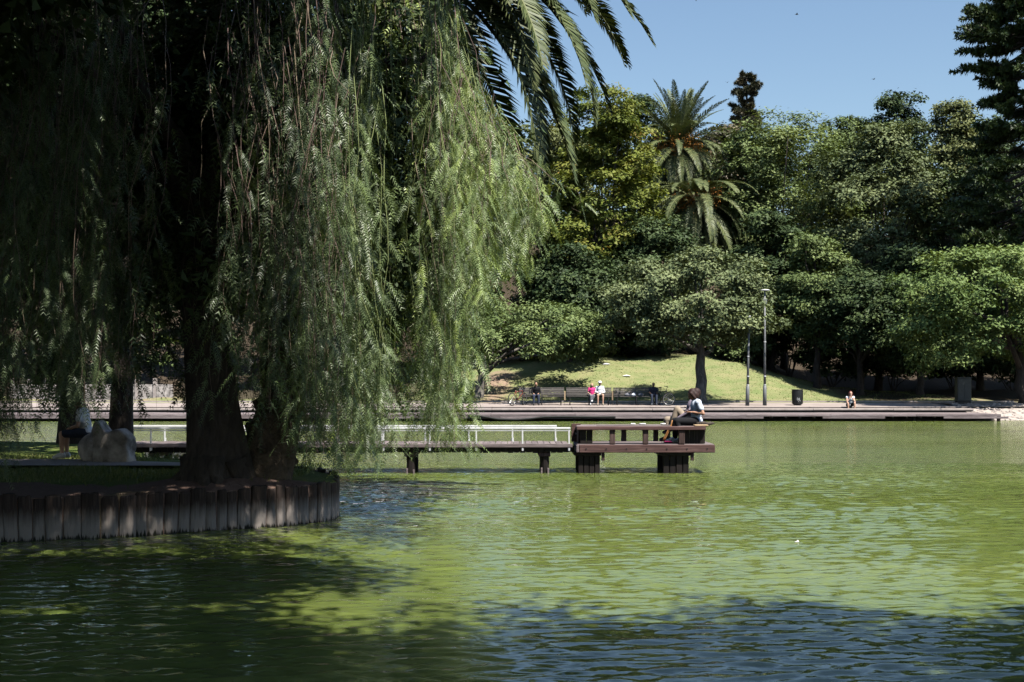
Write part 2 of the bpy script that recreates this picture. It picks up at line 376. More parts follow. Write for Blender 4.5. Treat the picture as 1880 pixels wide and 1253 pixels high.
fade = sst((WX + 13) / 2) * sst((13 - WX) / 2) * sst((WY - 6.3) / 0.6) * (sst((30 - WY) / 7) * 0.8 + 0.2 * sst((30 - WY) / 1.0))
WZ = WZ * np.clip(0.25 + 0.85 * gustm, 0.5, 1.25) * fade
V = np.stack([WX, WY, WZ], -1).reshape(-1, 3); k = len(wx)
ii = (np.arange(len(wy) - 1)[:, None] * k + np.arange(k - 1)[None, :]).ravel(); nV = len(V)
x0, x1, y0, y1 = wx[0], wx[-1], wy[0], wy[-1]
rim = np.array([(-160, -20, 0), (160, -20, 0), (160, 62.5, 0), (-160, 62.5, 0), (x0, y0, 0), (x1, y0, 0), (x1, y1, 0), (x0, y1, 0)])
me = mesh_np(np.concatenate([V, rim]), [np.stack([ii, ii + 1, ii + k + 1, ii + k], 1), nV + np.array([[0, 1, 5, 4], [1, 2, 6, 5], [2, 3, 7, 6], [3, 0, 4, 7]])], smooth=True)
water = obj('water', me, MATS['lake_water'])
tag(water, kind='structure')
bed = obj('lake_bed', mesh_np(np.array([(-900, -300, -1.5), (900, -300, -1.5), (900, 1200, -1.5), (-900, 1200, -1.5)]), np.array([[0, 1, 2, 3]])), MATS['concrete_dark'])
tag(bed, kind='structure')

def terrain(x, y):
    """height of the far bank"""
    x = np.asarray(x, float); y = np.asarray(y, float)
    z = 0.60 + 0.15 * sst((y - 65) / 5)
    lawn = 2.25 * np.exp(-((x - 9.3) / 9.0) ** 4) + 1.5 * np.exp(-((x + 1.5) / 4) ** 2) + 0.5
    z = z + lawn * sst((y - 69.7) / 14)
    z = z + 5.5 * sst((y - 82) / 34) + 10.0 * sst((y - 97) / 35)
    z = z + 0.12 * np.sin(x * 0.7 + y * 0.3) * sst((y - 70) / 3) + 0.06 * np.sin(x * 1.9 - y * 1.1) * sst((y - 70) / 3)
    return z
def tz(x, y): return float(terrain(x, y))
gx = np.concatenate([np.linspace(-220, -45, 30), np.linspace(-44, 44, 110), np.linspace(45, 220, 30)])
gy = np.concatenate([np.linspace(64.6, 90, 60), np.linspace(91, 130, 40), np.linspace(135, 420, 20)])
GX, GY = np.meshgrid(gx, gy)
GZ = terrain(GX, GY); GZ[0, :] = 0.0
GZ[1:, :] -= 0.0
V = np.stack([GX, GY, GZ], -1).reshape(-1, 3)
nx = len(gx); ii = (np.arange(len(gy) - 1)[:, None] * nx + np.arange(nx - 1)[None, :]).ravel()
me = mesh_np(V, np.stack([ii, ii + 1, ii + nx + 1, ii + nx], 1), smooth=True)
soil = 0.12 + 0.42 * np.exp(-((V[:, 0] + 1.0) / 1.8) ** 2) * (V[:, 1] < 80) + 0.4 * sst((V[:, 0] - 17) / 4) + 0.6 * sst((V[:, 1] - 82) / 5) + 0.3 * sst((-V[:, 0] - 3) / 4)
a = me.attributes.new('soil', 'FLOAT', 'POINT'); a.data.foreach_set('value', soil.astype(np.float32))
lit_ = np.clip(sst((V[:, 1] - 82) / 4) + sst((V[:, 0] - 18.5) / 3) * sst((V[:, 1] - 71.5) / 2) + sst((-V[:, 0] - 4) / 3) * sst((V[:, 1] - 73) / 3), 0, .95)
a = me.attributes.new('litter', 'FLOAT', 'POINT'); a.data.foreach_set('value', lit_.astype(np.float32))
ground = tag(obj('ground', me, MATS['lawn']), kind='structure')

# paved promenade along the far shore, above the boardwalk
px_ = np.linspace(-46, 27.5, 60); rows = [(64.62, 0.60), (66.5, 0.632), (68.2, 0.69), (69.9, 0.755)]
V = [(x, y, terrain(x, y) * 1 + 0.006) for (y, z) in rows for x in px_]
k = len(px_); ii = (np.arange(len(rows) - 1)[:, None] * k + np.arange(k - 1)[None, :]).ravel()
prom = tag(obj('promenade', mesh_np(np.array(V, float), np.stack([ii, ii + 1, ii + k + 1, ii + k], 1)), MATS['pavement']), kind='structure')
kb = MB()
for i in range(36):
    x0 = -46 + i * 2.04; kb.box(x0, x0 + 2.025, 69.9, 70.05, 0.6, tz(x0, 69.97) + 0.07)
tag(kb.build('kerb', MATS['concrete'], None), kind='structure')

# boardwalk on the far shore: lower deck, step, fascia planks
bw = tag(empty('boardwalk', (0, SHORE, 0), label='weathered grey timber boardwalk with low steps along the far shore', cat='boardwalk'))
XL, XR = -46.0, 23.0
SEC = 4.0
pl_me = MB().bev(0, SEC - 0.012, 0, 0.43, -0.05, 0, 0.006).me()
fa_me = MB().bev(0, SEC - 0.012, -0.04, 0, -0.1, 0, 0.006).me()
st_me = MB().bev(0, SEC - 0.015, 0, 0.9, -0.085, 0, 0.01).me()
nsec = int((XR - XL) / SEC) + 1
gaps = [(X_at(1402, SHORE), X_at(1510, SHORE)), (X_at(1625, SHORE), X_at(1732, SHORE))]
for i in range(nsec):
    x0 = XR - (i + 1) * SEC
    for r in range(8):
        obj('deck_plank', pl_me, MATS['wood_grey'], bw, (x0 + (r % 2) * 0.0, r * 0.44, 0.34 + random.uniform(-.006, .006)))
    obj('fascia_plank', fa_me, MATS['wood_grey'], bw, (x0, 0, 0.335))
    obj('step_slab', st_me, MATS['concrete'], bw, (x0, 3.50, 0.525 + random.uniform(-.004, .004)))
x0 = XR; edges = [XR]
# lower fascia row, with two open stretches
segs = []; x1 = XR + 0.35
for g0, g1 in sorted(gaps, reverse=True):
    segs.append((g1, x1)); x1 = g0
segs.append((XL, x1))
for s0, s1 in segs:
    n_ = max(1, round((s1 - s0) / 4)); d = (s1 - s0) / n_
    for i in range(n_):
        MB().bev(s0 + i * d, s0 + (i + 1) * d - 0.012, -0.045, 0.0, 0.13, 0.228, 0.006).build('fascia_plank', MATS['wood_grey'], bw)
for g0, g1 in gaps:
    for i in range(4):
        xx = g0 + (i + .65) * (g1 - g0) / 4.1
        MB().box(xx - .04, xx + .04, 0.25, 0.6, 0.14, 0.22).build('joist_end', MATS['concrete'], bw)
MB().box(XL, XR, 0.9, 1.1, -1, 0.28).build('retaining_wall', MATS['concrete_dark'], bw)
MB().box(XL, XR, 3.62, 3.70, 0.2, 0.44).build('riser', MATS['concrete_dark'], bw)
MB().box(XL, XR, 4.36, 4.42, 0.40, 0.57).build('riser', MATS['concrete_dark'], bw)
nos = MB().bev(0, SEC - .012, 4.30, 4.62, 0.55, 0.603, 0.01).me()
for i in range(nsec): obj('step_nosing', nos, MATS['pavement'], bw, (XR - (i + 1) * SEC, 0, 0.002 * (i % 2)))
for i in range(18):
    xx = XL + 1 + i * 4.0
    MB().tube([(xx, 0.3, -1), (xx, 0.3, 0.28)], 0.09, 8).build('pile', MATS['wood_black'], bw)

# gravel bank past the end of the boardwalk
gv = []
xs = np.linspace(22.6, 80, 40); ys = np.linspace(59.4, 70.2, 14)
gxx, gyy = np.meshgrid(xs, ys); zz = -0.25 + 0.98 * sst((gyy - 59.4) / 7.5) + 0.03 * np.sin(gxx * 3 + gyy * 5)
k = len(xs); ii = (np.arange(13)[:, None] * k + np.arange(k - 1)[None, :]).ravel()
tag(obj('gravel_bank', mesh_np(np.stack([gxx, gyy, zz], -1).reshape(-1, 3), np.stack([ii, ii + 1, ii + k + 1, ii + k], 1), smooth=True), MATS['pebble']), kind='structure')
def pebbles(n_, xr, yr, zf, s0, s1):
    mb = MB()
    for _ in range(n_):
        x = random.uniform(*xr); y = random.uniform(*yr); s = random.uniform(s0, s1)
        V_, F_ = sphere((0, 0, 0), (s, s * random.uniform(.7, 1), s * random.uniform(.45, .7)), 6, 4)
        a_ = random.uniform(0, 6.3); ca, sa = math.cos(a_), math.sin(a_)
        mb.add([(x + p[0] * ca - p[1] * sa, y + p[0] * sa + p[1] * ca, zf(x, y) + p[2]) for p in V_], F_)
    return mb
pb = pebbles(700, (22.8, 31), (59.7, 66.5), lambda x, y: -0.25 + 0.98 * float(sst((y - 59.4) / 7.5)), 0.04, 0.13).build('gravel', MATS['pebble'])
tag(pb, 'loose pale stones on the slope past the boardwalk', 'gravel', kind='stuff')

# left bank (a low headland held by log stakes)
front = [(-16, 13.2), (-11, 13.7), (-8, 14.3), (-5.96, 14.9), (-4.9, 15.35), (-3.8, 16.0), (-3.0, 16.55), (-2.55, 17.05), (-2.42, 17.6)]
back = [(-2.55, 18.6), (-3.1, 19.9), (-4.3, 21.3), (-5.6, 22.6), (-7.4, 23.6), (-8.0, 25.0), (-8.1, 28.2), (-12, 29.5), (-40, 30), (-40, 12.5)]
def bank_h(x, y):
    return 0.50 + 0.16 * math.exp(-(((x + 3.9) / 0.9) ** 2 + ((y - 17.2) / 0.9) ** 2)) + 0.03 * math.sin(x * 2.1) * math.cos(y * 1.7)
bm = bmesh.new(); vs = [bm.verts.new((x, y, 0.5)) for x, y in front + back]
es = [bm.edges.new((vs[i], vs[(i + 1) % len(vs)])) for i in range(len(vs))]
bmesh.ops.triangle_fill(bm, edges=es, use_beauty=True)
bmesh.ops.subdivide_edges(bm, edges=[e for e in bm.edges if not e.is_boundary], cuts=0)
for _ in range(4):
    bmesh.ops.subdivide_edges(bm, edges=[e for e in bm.edges if e.calc_length() > 0.7], cuts=1)
    bmesh.ops.triangulate(bm, faces=bm.faces[:])
for v_ in bm.verts:
    if not v_.is_boundary: v_.co.z = bank_h(v_.co.x, v_.co.y)
bmesh.ops.recalc_face_normals(bm, faces=bm.faces[:])
ext = bmesh.ops.extrude_edge_only(bm, edges=[e for e in bm.edges if e.is_boundary])
for g in ext['geom']:
    if isinstance(g, bmesh.types.BMVert): g.co.z = -1.2
me = bpy.data.meshes.new('mesh'); bm.to_mesh(me); bm.free()
bankco = np.array([v_.co for v_ in me.vertices])
sv = 0.15 + 0.45 * (bankco[:, 1] < 17.2) + 0.25 * np.exp(-((bankco[:, 1] - 21.8) / 0.6) ** 2)
a = me.attributes.new('soil', 'FLOAT', 'POINT'); a.data.foreach_set('value', sv.astype(np.float32))
bank = tag(obj('left_bank', me, MATS['bank_soil']), kind='structure')
V = [(-30, 20.7, .51), (-4.9, 20.2, .51), (-4.9, 20.75, .51), (-7.5, 21.9, .51), (-30, 22.6, .51)]
V = [(x, y, 0.545) for x, y, z in V]
tag(obj('bank_path', mesh_np(np.array(V, float), np.array([[0, 1, 2, 3, 4]])), MATS['pavement']), kind='structure')

# near bank under the camera, out of frame below
nb = np.array([(-60, -40, .35), (60, -40, .35), (60, 1.0, .35), (22, 2.4, .35), (8, 2.6, .35), (-1, 3.0, .35), (-9, 3.4, .35), (-60, 6, .35)])
lo = nb.copy(); lo[:, 2] = -1.2
fs = [np.array([[i, i + 8, (i + 1) % 8 + 8, (i + 1) % 8] for i in range(8)])]
me = mesh_np(np.concatenate([nb, lo]), [np.array([list(range(8))])] + fs)
a = me.attributes.new('soil', 'FLOAT', 'POINT'); a.data.foreach_set('value', np.full(16, 0.3, np.float32))
tag(obj('near_bank', me, MATS['bank_soil']), kind='structure')

# log palisade: one stake after the other along the front of the bank
pal = empty('palisade', (-4, 16, 0), label='curved palisade of upright weathered log stakes holding the left bank', cat='palisade')
poly = [Vector((x, y, 0)) for x, y in front[1:] + back[:3]]
seg = [(poly[i + 1] - poly[i]).length for i in range(len(poly) - 1)]; tot = sum(seg); s = 0.0
def along(s):
    for i, L_ in enumerate(seg):
        if s <= L_: return poly[i].lerp(poly[i + 1], s / L_)
        s -= L_
    return poly[-1]
while s < tot:
    wd = random.uniform(0.13, 0.225); p0 = along(s + wd / 2)
    q = along(min(s + wd, tot)) - along(s); az = math.atan2(q.y, q.x)
    top = 0.51 + random.uniform(-0.03, 0.05)
    mb = MB(); N = 12; rings = []
    lean = random.uniform(-.05, .05)
    zsx = [-0.8, -0.02, 0.05, 0.2, 0.38, top - 0.015, top]
    for zi, z in enumerate(zsx):
        rr = wd * 0.5 * (0.97 if zi < len(zsx) - 1 else 0.84) * (1 + random.uniform(-.03, .03))
        for k in range(N):
            t_ = 2 * math.pi * k / N; ry = 0.42
            wob = 1 + 0.07 * math.sin(3 * t_ + s * 9) + random.uniform(-.03, .03)
            mb.v.append((rr * wob * math.cos(t_) + lean * z, rr * ry * wob * math.sin(t_), z + (random.uniform(-.012, .012) if zi >= 5 else 0)))
    for i in range(len(zsx) - 1):
        for k in range(N): mb.f.append((i * N + k, i * N + (k + 1) % N, (i + 1) * N + (k + 1) % N, (i + 1) * N + k))
    mb.f.append(tuple(range((len(zsx) - 1) * N, len(zsx) * N)))
    mb.build('stake', MATS['wood_stake'], pal, loc=(p0.x + 4, p0.y - 16, 0), rot=(0, 0, az))
    s += wd - .006 + random.uniform(0.0, 0.008)

#@@FOLIAGE
# ---------------------------------------------------------------- foliage builders
def leaf_cards(C, N, T, L, Wd):
    """one diamond leaf per centre"""
    S = nrm(np.cross(N, T)); T = nrm(np.cross(S, N))
    L = L[:, None]; Wd = Wd[:, None]
    V = np.stack([C - T * L * .5, C + S * Wd * .5 - T * L * .06 + N * L * .06, C + T * L * .5 - N * L * .05, C - S * Wd * .5 - T * L * .06 + N * L * .06], 1).reshape(-1, 3)
    return V, np.arange(len(C) * 4).reshape(-1, 4)
def leaf_tris(C, N, T, L, Wd):
    S = nrm(np.cross(N, T)); T = nrm(np.cross(S, N)); L = L[:, None]; Wd = Wd[:, None]
    V = np.stack([C - T * L * .5 - S * Wd * .28, C - T * L * .1 + S * Wd * .6, C + T * L * .55 - S * Wd * .1], 1).reshape(-1, 3)
    return V, np.arange(len(C) * 3).reshape(-1, 3)
def crown_np(rng, rad, nclump, clump_r, nspray=14, nleaf=16, leaf=0.24, flat=0.6, zmin=-0.5, inner=0.35, spray_r=0.26, aspect=0.8, lump=0.2, upb=0.7):
    rad = np.array(rad, float)
    d = nrm(rng.normal(size=(nclump * 4, 3))); d = d[d[:, 2] > zmin][:nclump]; nclump = len(d)
    ph = rng.uniform(0, 6.28, 6)
    lf = np.sin(d[:, 0] * 4 + ph[0]) * np.sin(d[:, 1] * 4 + ph[1]) + 0.7 * np.sin(d[:, 2] * 5 + ph[2] + d[:, 0] * 3)
    r = (1 - inner * rng.random(nclump) ** 1.5) * (1 + lump * lf * 0.6)
    cc = d * r[:, None] * rad
    cr = clump_r * rng.uniform(0.65, 1.3, nclump)
    out = nrm(cc / rad)
    sd = nrm(rng.normal(size=(nclump, nspray, 3)) + 0.5 * out[:, None, :] + np.array([0, 0, 0.45]))
    sp = cc[:, None, :] + sd * (cr[:, None] * rng.uniform(0.6, 1.0, (nclump, nspray)))[..., None] * np.array([1, 1, flat])
    lp = sp[:, :, None, :] + rng.normal(size=(nclump, nspray, nleaf, 3)) * spray_r * np.array([1, 1, 0.55])
    n_ = nrm(sd[:, :, None, :] * 0.7 + np.array([0, 0, upb]) + rng.normal(size=lp.shape) * 0.4)
    ct = rng.uniform(0.1, 0.75, nclump)
    tint = ct[:, None, None] + rng.uniform(-0.1, 0.3, lp.shape[:3]) + rng.uniform(-.08, .08, (nclump, nspray, 1))
    lp = lp.reshape(-1, 3); n_ = n_.reshape(-1, 3); m_ = len(lp)
    T = rng.normal(size=(m_, 3)); L = leaf * rng.uniform(0.65, 1.35, m_)
    V, Fc = leaf_tris(lp, n_, T, L, L * aspect)
    return V, Fc, np.clip(tint.ravel(), 0, 1), cc
def bend(p0, p1, sag, nseg, rng, wob=0.0):
    p0 = np.array(p0, float); p1 = np.array(p1, float); out = []
    for i in range(nseg + 1):
        t = i / nseg; p = p0 * (1 - t) + p1 * t
        p = p + np.array([0, 0, sag]) * 4 * t * (1 - t) + (rng.normal(size=3) * wob if 0 < i < nseg else 0)
        out.append(tuple(p))
    return out
def limbs(rng, h0, top, targets, r0, nlimb):
    """trunk from the origin with limbs to some clump centres"""
    mb = MB(); tp = bend((0, 0, -0.3), top, 0, 6, rng, r0 * 0.25)
    rr = [r0 * (1.35 if i == 0 else 1 - 0.5 * i / 6) for i in range(7)]
    mb.tube(tp, rr, 10)
    idx = rng.permutation(len(targets))[:nlimb]
    for i in idx:
        t = rng.uniform(0.5, 1.0); k = t * 6; a = int(min(k, 5)); b = np.array(tp[a]) * (1 - (k - a)) + np.array(tp[a + 1]) * (k - a)
        q = bend(b, targets[i], 0.25 * rng.random(), 4, rng, 0.12)
        mb.tube(q, [r0 * .42, r0 * .33, r0 * .25, r0 * .17, r0 * .07], 6)
    return mb
def tree(name, label, px, D, half, ytop, ybot, mat, trunk_px=None, seed=0, nclump=70, clump=0.16, leaf=0.25, flat=0.6, bark='bark', group=None, tr=0.25, depth=None, nspray=14, nleaf=24, base_z=None, y=None, **kw):
    rng = np.random.default_rng(1000 + seed)
    X = X_at(px, D); TX = X_at(trunk_px if trunk_px is not None else px, D)
    bz = tz(TX, D) if base_z is None else base_z
    zt, zb = Z_at(ytop, D), Z_at(ybot, D); rx = half / F * D; rz = (zt - zb) / 2; zc = (zt + zb) / 2
    cr = clump * 2 * max(rx, rz) if clump < 0.5 else clump
    rad = (max(rx - cr * .6, .4), max((depth or min(rx, 5.0)) - cr * .6, .4), max(rz - cr * flat * .7, .3))
    V, Fc, tint, cc = crown_np(rng, rad, nclump, cr, nspray, nleaf, leaf * .86, flat, **kw)
    off = np.array([X - TX, 0, zc - bz])
    t = empty(name, (TX, D, bz), label=label, cat='tree', group=group)
    c = obj('crown', mesh_np(V + off, Fc, tint), MATS[mat], t)
    limbs(rng, 0, (off[0] * .15, 0, max(off[2] - rz * .35, 1.2)), cc + off, tr, 9).build('trunk', MATS[bark], t, smooth=True)
    return t

# ---------------------------------------------------------------- palm fronds
def frond(rng, L, e0, droop, npairs=70, ll=0.5, lw=0.032, tw=0.0, tmul=0.6, tadd=0.0, vee=0.35):
    s = np.linspace(0, 1, 25); ang = e0 - droop * s ** 1.25
    ds = L / 24; x = np.concatenate([[0], np.cumsum(np.cos(ang[:-1]) * ds)]); z = np.concatenate([[0], np.cumsum(np.sin(ang[:-1]) * ds)])
    yb = 0.12 * L * tw * s ** 2
    P = np.stack([x, yb, z], 1)
    V, Fs = tube([tuple(p) for p in P[::2]], [0.045 * (L / 4) * (1 - 0.88 * t) for t in np.linspace(0, 1, 13)], 5)
    V = [np.array([tuple(v) for v in V])]; quads = [f for f in Fs if len(f) == 4]; F4 = [np.array(quads)]; F3 = []
    tints = [np.full(len(quads), 0.85)]; base = len(V[0])
    ls = np.linspace(0.1, 0.995, npairs)
    for side in (-1, 1):
        t_ = np.clip(ls + rng.normal(size=npairs) * 0.004, 0, 1)
        p = np.stack([np.interp(t_, s, P[:, i]) for i in range(3)], 1)
        an = np.interp(t_, s, ang); T = np.stack([np.cos(an), np.zeros_like(an), np.sin(an)], 1); N = np.stack([-np.sin(an), np.zeros_like(an), np.cos(an)], 1)
        fw = 0.55 + 0.75 * t_ ** 2
        d = nrm(np.array([0, side, 0]) + T * fw[:, None] + N * (vee + rng.normal(size=npairs) * .1)[:, None])
        l_ = ll * (np.sin(np.pi * np.clip(t_ * 0.82 + 0.16, 0, 1)) ** 0.6) * rng.uniform(.85, 1.1, npairs)
        w_ = T * (lw * 0.5)
        mid = p + d * (l_ * .55)[:, None]; d2 = nrm(d + np.array([0, 0, -0.45])); tip = mid + d2 * (l_ * .45)[:, None]
        vv = np.stack([p - w_ * .6, p + w_ * .6, mid + w_, mid - w_, tip], 1).reshape(-1, 3)
        o = base + np.arange(npairs) * 5
        F4.append(np.stack([o, o + 1, o + 2, o + 3], 1)); F3.append(np.stack([o + 3, o + 2, o + 4], 1))
        V.append(vv); base += len(vv)
        tt = np.clip(tadd + tmul * rng.uniform(0.2, 1, npairs), 0, 0.92); tints.append(tt)
    F4 = np.concatenate(F4); F3 = np.concatenate(F3)
    tint = np.concatenate([tints[0], tints[1], tints[2], tints[1], tints[2]])
    return mesh_np(np.concatenate(V), [F4, F3], tint)
def palm_trunk(mb, p0, p1, r0, r1, rng, scars=True, nrow=26):
    pts = bend(p0, p1, 0, 8, rng, 0.02); rr = [r0 * 1.3] + [r0 + (r1 - r0) * i / 8 for i in range(1, 9)]
    mb.tube(pts, rr, 14)
    if scars:   # leaf-base stubs in spiral rows
        p0 = np.array(p0, float); p1 = np.array(p1, float); ax = nrm(p1 - p0); u = nrm(np.cross(ax, [0, 1, 0.1])); v = np.cross(ax, u)
        for i in range(nrow):
            t = (i + .5) / nrow; c = p0 * (1 - t) + p1 * t; r = (r0 * (1.3 - .3 * min(1, t * 8)) + (r1 - r0) * t) 
            for k in range(11):
                a = 2 * math.pi * (k + (i % 2) * .5) / 11 + rng.normal() * .05; d = u * math.cos(a) + v * math.sin(a); sd = -u * math.sin(a) + v * math.cos(a)
                b = c + d * r * .92; hh = r * .42; ww = r * .27; o = r * rng.uniform(.10, .24)
                mb.add([b - sd * ww, b + ax * -hh * .6, b + sd * ww, b + ax * hh * .3 + d * o + sd * ww * .5, b + ax * hh * .3 + d * o - sd * ww * .5, b + ax * hh * .75], [(0, 1, 4), (1, 3, 4), (1, 2, 3), (0, 4, 5), (4, 3, 5), (3, 2, 5)])

# ---------------------------------------------------------------- near palm on the left bank, leaning right behind the hanging foliage
rng = np.random.default_rng(3)
pbase = Vector((-3.42, 17.2, 0.55)); pcr = Vector((-1.75, 19.3, 8.75))
npalm = empty('date_palm', pbase, label='large date palm on the left bank with arching fronds over the lake at upper centre', cat='palm tree')
mb = MB(); palm_trunk(mb, (0, 0, -0.2), tuple(pcr - pbase), 0.33, 0.28, rng)
mb.build('trunk', MATS['bark_palm'], npalm)
top = pcr - pbase
EL = [(78, 75), (60, 85), (42, 95), (25, 95), (8, 90), (-12, 80), (-32, 62)]
fm = [frond(rng, 4.3, math.radians(e), math.radians(dr), 120, 0.52, 0.05, rng.normal() * .3, 0.75, vee=.45) for e, dr in EL]
NF = 64
for i in range(NF):
    az = i * 2.399963 + rng.normal() * .1; k = min(6, int(i / NF * 7))
    o = obj('frond', fm[k], MATS['leaf_palm'], npalm, top + Vector((math.cos(az) * .18, math.sin(az) * .18, 0.35 - 0.75 * i / NF)), (rng.normal() * .12, 0, az))
    o.scale = [rng.uniform(.88, 1.08)] * 3
# fronds that reach out over the water to the right, as the photograph shows them
fx = [frond(rng, 4.3, math.radians(e), math.radians(dr), 130, 0.5, 0.055, rng.normal() * .3, 0.7, vee=.4) for e, dr in ((12, 60), (-2, 62), (-20, 55), (-42, 36))]
for az, k, sc in ((8, 0, 1.1), (-6, 1, 1.02), (-22, 1, .98), (2, 2, 1.02), (-30, 2, 1.06), (-16, 3, 1.16), (12, 3, 1.05), (-45, 2, 1.0), (-60, 3, 1.1), (20, 1, 1.0)):
    o = obj('frond', fx[k], MATS['leaf_palm'], npalm, top + Vector((.2, 0, 0.1)), (rng.normal() * .08, 0, math.radians(az))); o.scale = [sc] * 3

# ---------------------------------------------------------------- pepper tree: hanging strands of pinnate leaves
YB = np.array([(-400, 900), (0, 870), (50, 850), (110, 790), (200, 745), (330, 765), (400, 790), (470, 760), (520, 815), (600, 858), (700, 850), (725, 790), (745, 770), (768, 838), (812, 830), (826, 600), (870, 555), (930, 500), (965, 400)], float)
YT = np.array([(-400, -400), (800, -250), (845, 20), (875, 130), (920, 195), (955, 270), (990, 330)], float)
def pinnate(rng, base, d, L, side, npair, ll, lw):
    """leaflets of many compound leaves as single triangles"""
    n_ = len(base); s = np.linspace(0.1, 1.0, npair)[None, :]
    P = base[:, None, :] + d[:, None, :] * (L[:, None] * s)[..., None] + np.array([0, 0, -1.0]) * (0.22 * L[:, None] * s ** 2)[..., None]
    out = []
    for sg in (-1, 1):
        dd = nrm(side[:, None, :] * sg * 0.85 + d[:, None, :] * (0.35 + 0.3 * s)[..., None] + np.array([0, 0, -0.35]) + rng.normal(size=(n_, npair, 3)) * .12)
        l_ = (ll * (1.05 - 0.5 * (s - .4) ** 2) * rng.uniform(.8, 1.15, (n_, npair)))[..., None]
        w_ = d[:, None, :] * lw
        out.append(np.stack([P - w_, P + w_ + dd * l_ * .35 * 0, P + dd * l_ * 1.0], 3).swapaxes(2, 3))
    V = np.concatenate(out, 1).reshape(-1, 3)
    return V
def strand_tree(rng, cx, cy, Rr, ndense, npair, ll, lw, zdome, drop, yb=YB, yt=YT, spacing=0.075, shell=0.6, frontbias=True, cut=None, leafL=0.2, rag=0.45):
    """(leaf verts, leaf tint, twig verts, twig faces)"""
    LV = []; LT = []; TV = []; TF = []; TT = []; tb = 0; cl = []
    for i in range(max(30, ndense // 11)):
        a = rng.uniform(0, 2 * math.pi); r = Rr * (1 - shell * rng.random() ** 1.3)
        if frontbias and math.sin(a) > 0.15 and rng.random() < 0.62: a = -a
        r *= rng.uniform(.86, 1.1)
        cl.append((a, r, rng.uniform(.1, .55), rng.normal() * .5))
    for i in range(ndense):
        a, r, ctint, cdz = cl[rng.integers(len(cl))]
        x = cx + r * math.cos(a) + rng.normal() * .14; y = cy + r * math.sin(a) + rng.normal() * .14
        px = HX + x / y * F
        z1 = zdome - drop * (r / Rr) ** 2 + rng.normal() * .35
        z1 = min(z1, Z_at(np.interp(px, yt[:, 0], yt[:, 1]) + abs(rng.normal() + cdz) * 70, y))
        ybot = np.interp(px, yb[:, 0], yb[:, 1])
        z0 = Z_at(ybot, y) + abs(rng.normal() + cdz) * rag * (1.0 + 1.6 * (rng.random() < .4))
        if cut is not None and cut(px, y): continue
        if z1 - z0 < 0.35: continue
        Ls = min(z1 - z0, rng.uniform(2.2, 5.5))
        if rng.random() < .35: z1 = z0 + Ls
        else: z0 = z1 - Ls if rng.random() < .3 else z0
        # path of the strand, swinging a little away from the trunk
        m_ = max(6, int((z1 - z0) / 0.32)); t = np.linspace(0, 1, m_)
        ph = rng.uniform(0, 6.28, 4); am = rng.uniform(.04, .2)
        X_ = x + math.cos(a) * .25 * t ** .5 + am * (np.sin(t * rng.uniform(3, 7) + ph[0]) - math.sin(ph[0])) + .03 * np.sin(t * 17 + ph[1])
        Y_ = y + math.sin(a) * .25 * t ** .5 + am * np.sin(t * 4 + ph[2]) + .03 * np.sin(t * 14 + ph[3])
        Z_ = z1 + (z0 - z1) * t
        P = np.stack([X_, Y_, Z_], 1)
        bare = rng.random() < (0.34 if px < 520 else 0.12)
        # twig: three-sided
        rr = np.linspace(rng.uniform(.0035, .0065), .0015, m_)[:, None]
        ring = np.stack([P + rr * np.array([math.cos(q), math.sin(q), 0]) for q in (0, 2.09, 4.19)], 1).reshape(-1, 3)
        TV.append(ring); j = tb + (np.arange(m_ - 1) * 3)[:, None] + np.array([0, 1, 2])[None, :]
        j2 = tb + (np.arange(m_ - 1) * 3)[:, None] + np.array([1, 2, 0])[None, :]
        TF.append(np.stack([j, j2, j2 + 3, j + 3], -1).reshape(-1, 4)); tb += len(ring)
        TT.append(np.full(len(TF[-1]), 1.0 if px > 620 and rng.random() < .7 else rng.uniform(0, .9)))  # young-twig green on the sunlit right, its brighter light put into the tint
        # leaves
        sp = spacing * (3.2 if bare else 1.0)
        nl = max(3, int((z1 - z0) / sp)); tl = np.sort(rng.random(nl)) ** (0.8)
        keep = (np.sin(tl * rng.uniform(6, 14) + ph[1]) > -0.55) | (rng.random(nl) < .3); tl = tl[keep]; nl = len(tl)
        if nl == 0: continue
        b = np.stack([np.interp(tl, t, P[:, k]) for k in range(3)], 1)
        az = rng.uniform(0, 6.28, nl); dn = rng.uniform(.6, 2.6, nl)
        d = nrm(np.stack([np.cos(az), np.sin(az), -dn], 1))
        b = b + np.stack([np.cos(az), np.sin(az), 0 * az], 1) * rng.uniform(0, .10, nl)[:, None]
        side = nrm(np.cross(d, np.stack([rng.normal(size=nl) * .5, rng.normal(size=nl) * .5, np.ones(nl)], 1)))
        L = leafL * rng.uniform(.65, 1.25, nl)
        LV.append(pinnate(rng, b, d, L, side, npair, ll, lw))
        st = ctint + rng.uniform(-.1, .1) + .40 * float(sst((px - 520) / 200))  # sunlit right side of the crown painted brighter through the leaf tint
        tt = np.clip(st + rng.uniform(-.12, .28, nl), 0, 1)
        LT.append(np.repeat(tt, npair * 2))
    LV = np.concatenate(LV); LT = np.concatenate(LT)
    return LV, LT, np.concatenate(TV), np.concatenate(TF), np.concatenate(TT)
